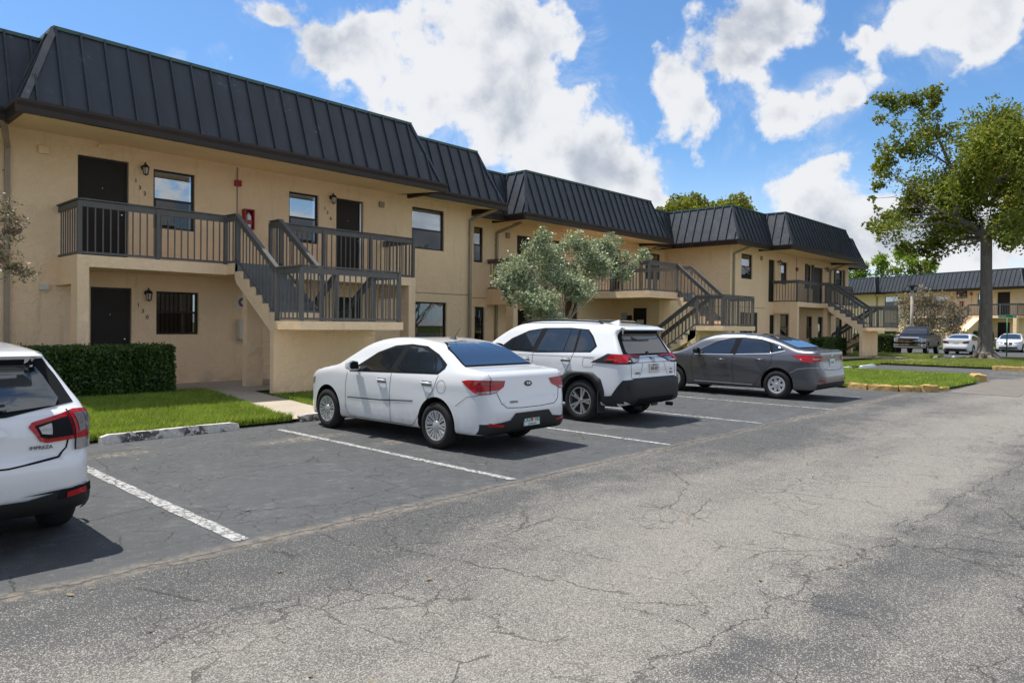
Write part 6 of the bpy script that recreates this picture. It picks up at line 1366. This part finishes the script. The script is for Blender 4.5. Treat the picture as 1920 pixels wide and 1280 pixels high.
for a in range(9): t = a * .698 + .2; L = random.uniform(.7, 1.5); mb.tube([(.25 * math.cos(t), .25 * math.sin(t), .38), (.6 * math.cos(t), .6 * math.sin(t), .12), ((.6 + L * .5) * math.cos(t + .1), (.6 + L * .5) * math.sin(t + .1), .04), ((.6 + L) * math.cos(t + .25), (.6 + L) * math.sin(t + .25), -.02)], [.17, .12, .07, .03], 7)
fork = [((.05, .1, 6.3), .24)]
for p, r in (((0, 1.5, 7.5), .15), ((.2, 3.0, 8.2), .09), ((.0, .8, 8.6), .16), ((-.1, 1.7, 10.2), .10), ((.0, 2.3, 11.8), .06), ((0, -1.3, 7.4), .2), ((.1, -2.6, 8.3), .14), ((-.1, -.6, 9.2), .18), ((-.2, -1.4, 10.6), .10), ((1.8, .3, 8.2), .15), ((-1.8, .2, 8.2), .15)):
    f = min(fork, key=lambda q: (Vector(q[0]) - Vector(p)).length); a, b = Vector(f[0]), Vector(p); mb.tube([a, a.lerp(b, .5) + Vector((.05, .05, .15)), b], [min(f[1], r * 1.5), r * 1.2, r], 9); fork.append((p, r))
branchy(mb, None, [l[:3] for l in loc], .1, fork, .015, 5)
trunk = mb.build('trunk', M['bark'], big, True)
V, F = leaf_quads(cloud_points(loc, 44, .62, 8), .18, .5); tris_object('crown', V, F, M['leaf'], big)
def simple_tree(name, label, blobs, base, m, leaf, per, clump=6, group=None, tr=.2, bark='bark', stems=1, rmin=.01):
    t = empty(name, label, 'tree' if 'tree' in name else 'shrub', base, 0, group); bx = Vector(base); L = [(x - bx.x, y - bx.y, z - bx.z, r) for x, y, z, r in blobs]
    mb = MB(); zc = min(l[2] for l in L); cx, cy = sum(l[0] for l in L) / len(L), sum(l[1] for l in L) / len(L)
    for k in range(stems):
        a = 2 * math.pi * k / max(1, stems); o_ = Vector((math.cos(a), math.sin(a), 0)) * tr * (stems > 1) * 1.2; e = Vector((cx * .5, cy * .5, zc * .8)) + o_ * 3
        mb.tube([o_ * .3, o_ + e * .4, e], [tr, tr * .8, tr * .6], 8); fk = [(tuple(e), tr * .8), (tuple(o_ + e * .4), tr)]
        branchy(mb, None, [l[:3] for i, l in enumerate(L) if i % stems == k], .1, fk, rmin, 5)
    mb.build('trunk', M[bark], t, True); V, F = leaf_quads(cloud_points(L, per, .6, clump), leaf, .4); tris_object('crown', V, F, M[m], t); return t
# silvery shrub in front of the middle wing
sh = [(15.17,4.12,.28),(14.95,3.65,.4),(14.41,3.17,.46),(13.88,2.85,.34),(14.74,2.75,.54),(15.66,3.26,.54),(16.5,4.09,.34),(16.76,3.64,.49),(17.69,3.88,.46),(18.24,4.17,.34),(18.83,3.8,.4),(19.58,3.83,.28),(17.98,3.24,.49),(16.91,2.86,.49),(18.84,3.21,.31),(14.42,2.23,.43),(15.09,2.03,.37),(15.91,2.58,.46),(13.89,2.36,.28),(14.76,1.8,.25),(17.04,2.47,.28),(16.0,3.65,.4),(16.15,3.1,.42),(15.4,2.9,.4),(17.4,3.3,.4),(16.4,2.6,.3)]
simple_tree('silver_shrub', 'silvery green multi stemmed shrub in front of the middle wing balcony', [(16.6 + (x - 16.6) * .95, 13 + random.uniform(-.8, .6), z, r * .84) for x, z, r in sh], (15.6, 13.0, .15), 'silver', .080, 320, 7, tr=.055, bark='palebark', stems=5, rmin=.008)
# tree tops beyond the farthest wing
bt = [(43.37,9.96,.7),(45.17,10.45,.8),(47.06,11.02,.9),(49.47,11.67,.8),(51.63,11.64,.85),(54.39,11.81,.8),(57.35,12.07,.8),(58.93,11.96,.5),(50.35,10.4,1.3),(46.31,9.6,1.1),(55.87,10.9,1.1),(48,9.0,1.4),(52,9.2,1.4),(53.5,10.6,1.2),(44.0,9.0,1.0)]
simple_tree('broad_tree', 'wide yellow green tree crown rising behind the roof of the farthest wing', [(x, 26 + random.uniform(-1.5, 1.5), z - .6, r * .95) for x, z, r in bt], (50, 26, 0), 'leafy', .27, 62, 8, tr=.35)
# young umbrella leaved trees behind the far building
for i, (px, pz, n, lab) in enumerate(((29.6, 8.9, 4, 'bright green bushy tree farthest left behind the far building roof'), (27.6, 8.4, 3, 'low bright green tree second from the left behind the far roof'), (25.4, 9.2, 4, 'round topped green tree in the middle of the row behind the far roof'), (23.4, 9.9, 2, 'tall green tree with a flat top right of the round topped one'), (22.0, 9.0, 2, 'slim yellow green tree with a tuft of leaves behind the far roof'), (20.5, 8.5, 2, 'slim green tree nearest the big tree crown behind the far roof'))):
    bl = [(90 + random.uniform(-1, 1), px + random.uniform(-.9, .9) * (n > 2), pz + random.uniform(-1.2, .5) * (n > 2), random.uniform(.65, .95)) for _ in range(n)] + [(90, px, pz + .6, .75), (90.5, px + .5, 7.0, 1.1)]
    simple_tree('young_tree', lab, bl, (90, px, 0), 'papaya', .30, 16, 6, group='young trees behind the far building', tr=.11)
# bronze leaved shrub in front of the far building
fs = [(14.8,3.4,1.3),(16.17,3.19,1.1),(13.67,3.61,.9),(16.55,1.86,1.2),(14.98,1.87,1.3),(13.46,2.1,1.0),(15.4,4.51,.7),(16.99,4.09,.6),(12.9,1.4,.7),(12.6,3.0,.6)]
simple_tree('bronze_shrub', 'grey brown leaved shrub tree behind the lamp post in front of the far building', [(66 + random.uniform(-1, 1), y, z, r) for y, z, r in fs], (66, 15, 0), 'bronzeleaf', .16, 26, 7, tr=.10)
simple_tree('bronze_shrub', 'sparse pale twiggy shrub at the right edge in front of the far building', [(62 + random.uniform(-.6, .6), 6.2 + random.uniform(-.9, .8), z, .55) for z in (2.0, 2.6, 3.2, 2.3, 2.9)], (62, 6.0, 0), 'bronzeleaf', .12, 18, 4, tr=.06, bark='palebark')
# reddish branch reaching in from the left
rb = [(2.42, 3.20, .14), (2.62, 2.98, .11), (2.50, 2.72, .13), (2.50, 2.45, .15), (2.58, 2.28, .15), (2.72, 2.25, .09), (2.36, 2.95, .12), (2.30, 2.5, .14), (2.1, 3.0, .22), (1.9, 2.5, .25), (1.7, 3.1, .25), (1.5, 2.2, .25)]
simple_tree('bronze_shrub', 'small leaved reddish shrub whose twigs reach in at the left edge of the picture', [(x, 12 + random.uniform(-.15, .15), z, r) for x, z, r in rb], (1.6, 12.0, .1), 'bronzeleaf', .05, 330, 4, tr=.03, rmin=.004, stems=2)
def hedge(label, x0, x1, y0, y1, z0, z1, n, size, m='hedge'):
    t = empty('hedge', label, 'hedge', ((x0 + x1) / 2, (y0 + y1) / 2, z0)); ox, oy, oz = t.location
    mb = MB(); v = []; nx, ny, nz = max(4, int((x1 - x0) / .2)), 4, 5; i = .10
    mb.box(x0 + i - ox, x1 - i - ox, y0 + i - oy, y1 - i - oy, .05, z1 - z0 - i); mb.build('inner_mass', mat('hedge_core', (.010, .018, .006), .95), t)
    A = [((x1 - x0) * (z1 - z0), 'f'), ((x1 - x0) * (y1 - y0), 't'), ((y1 - y0) * (z1 - z0), 'l'), ((y1 - y0) * (z1 - z0), 'r'), ((x1 - x0) * (z1 - z0) * .4, 'b')]; S = sum(a for a, _ in A); P = []
    for a, s in A:
        k = int(n * a / S); u, w = rng.random(k), rng.random(k); dpt = np.abs(rng.normal(0, .055, k)) - .03; rip = .045 * np.sin(u * (x1 - x0) * 6.1) * np.sin(w * 7) 
        X = x0 + (x1 - x0) * u; Z = z0 + (z1 - z0) * w; Yv = y0 + (y1 - y0) * w
        if s == 'f': P.append(np.stack([X, y0 + dpt - rip, Z], 1))
        if s == 'b': P.append(np.stack([X, y1 - dpt, Z], 1))
        if s == 't': P.append(np.stack([X, Yv, z1 - dpt + rip], 1))
        if s == 'l': P.append(np.stack([x0 + dpt, y0 + (y1 - y0) * u, Z], 1))
        if s == 'r': P.append(np.stack([x1 - dpt, y0 + (y1 - y0) * u, Z], 1))
    k = n // 14; P.append(np.stack([rng.uniform(x0, x1, k), rng.uniform(y0, y1, k), z1 + np.abs(rng.normal(0, .035, k))], 1)); P.append(np.stack([rng.uniform(x0, x1, k), y0 - np.abs(rng.normal(0, .03, k)), rng.uniform(z0 + .1, z1, k)], 1))
    P = np.concatenate(P) - np.array([ox, oy, oz]); V, F = leaf_quads(P, size, .3); tris_object('foliage', V, F, M[m], t); return t
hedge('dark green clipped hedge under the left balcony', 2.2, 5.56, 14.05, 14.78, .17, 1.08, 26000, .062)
hedge('low clipped hedge beside the door with the oval pane at the farthest wing', 35.2, 38.3, 12.4, 13.1, .15, 1.05, 7000, .11)
hedge('clipped hedge between the farthest stair block and the pickup truck', 49.5, 50.4, 13.3, 15.6, 0, 1.15, 5000, .15)
hedge('short clipped hedge right of the tree trunk at the foot of the far building', 74.6, 75.4, 12.0, 13.6, 0, 1.35, 3000, .2)

# ------------------------------------------------------------------ street furniture
t = empty('lamp_post', 'pale round lamp post with flat black lamp head beyond the lawn', 'lamp post', (62, 15.2, 0))
b = MB(); b.tube([(0, 0, 0), (0, 0, 4.55)], [.13, .10], 14); b.build('post', M['palebark'], t, True)
b = MB(); b.lathe([(0, 5.0), (.40, 4.98), (.42, 4.90), (.16, 4.86), (.12, 4.70), (.14, 4.60), (0, 4.56)], 20); b.build('lamp_head', M['iron'], t)
t = empty('street_name_sign', 'green street name sign on a green pole in front of the white sedan', 'street sign', (51.3, 7.45, 0), -math.pi / 2)
b = MB(); b.tube([(0, 0, 0), (0, 0, 2.30)], .035, 10); b.build('pole', M['greenpole'], t, True)
b = MB(); b.box(-.46, .0, -.012, .012, 2.30, 2.47); b.build('name_plate', M['green'], t); b = MB(); b.box(.004, .46, -.012, .012, 2.30, 2.47); b.build('name_plate', M['green'], t)
b = MB(); b.text('SHAW', .13, Matrix.Translation((-.25, -.014, 2.385)) @ RX, .001); b.build('lettering', M['white'], t); b = MB(); b.text('TER', .10, Matrix.Translation((.34, -.014, 2.385)) @ RX, .001); b.build('lettering', M['white'], t)

# small leaf litter and grit on the asphalt
V, F = leaf_quads(np.stack([rng.uniform(0, 20, 420), np.where(rng.random(420) < .7, rng.normal(9.4, .7, 420), rng.uniform(1, 9, 420)), np.full(420, .012)], 1) * 1.0, .045, 6.0)
o = tris_object('leaf_litter', V, F, mat('dry_leaf', fn=f_leaf((0.12, 0.09, 0.05), (0.26, 0.19, 0.10), None, 2.0, 0.1))); o['kind'] = 'stuff'; o['label'] = 'scattered dry leaf litter on the asphalt'; o['category'] = 'litter'
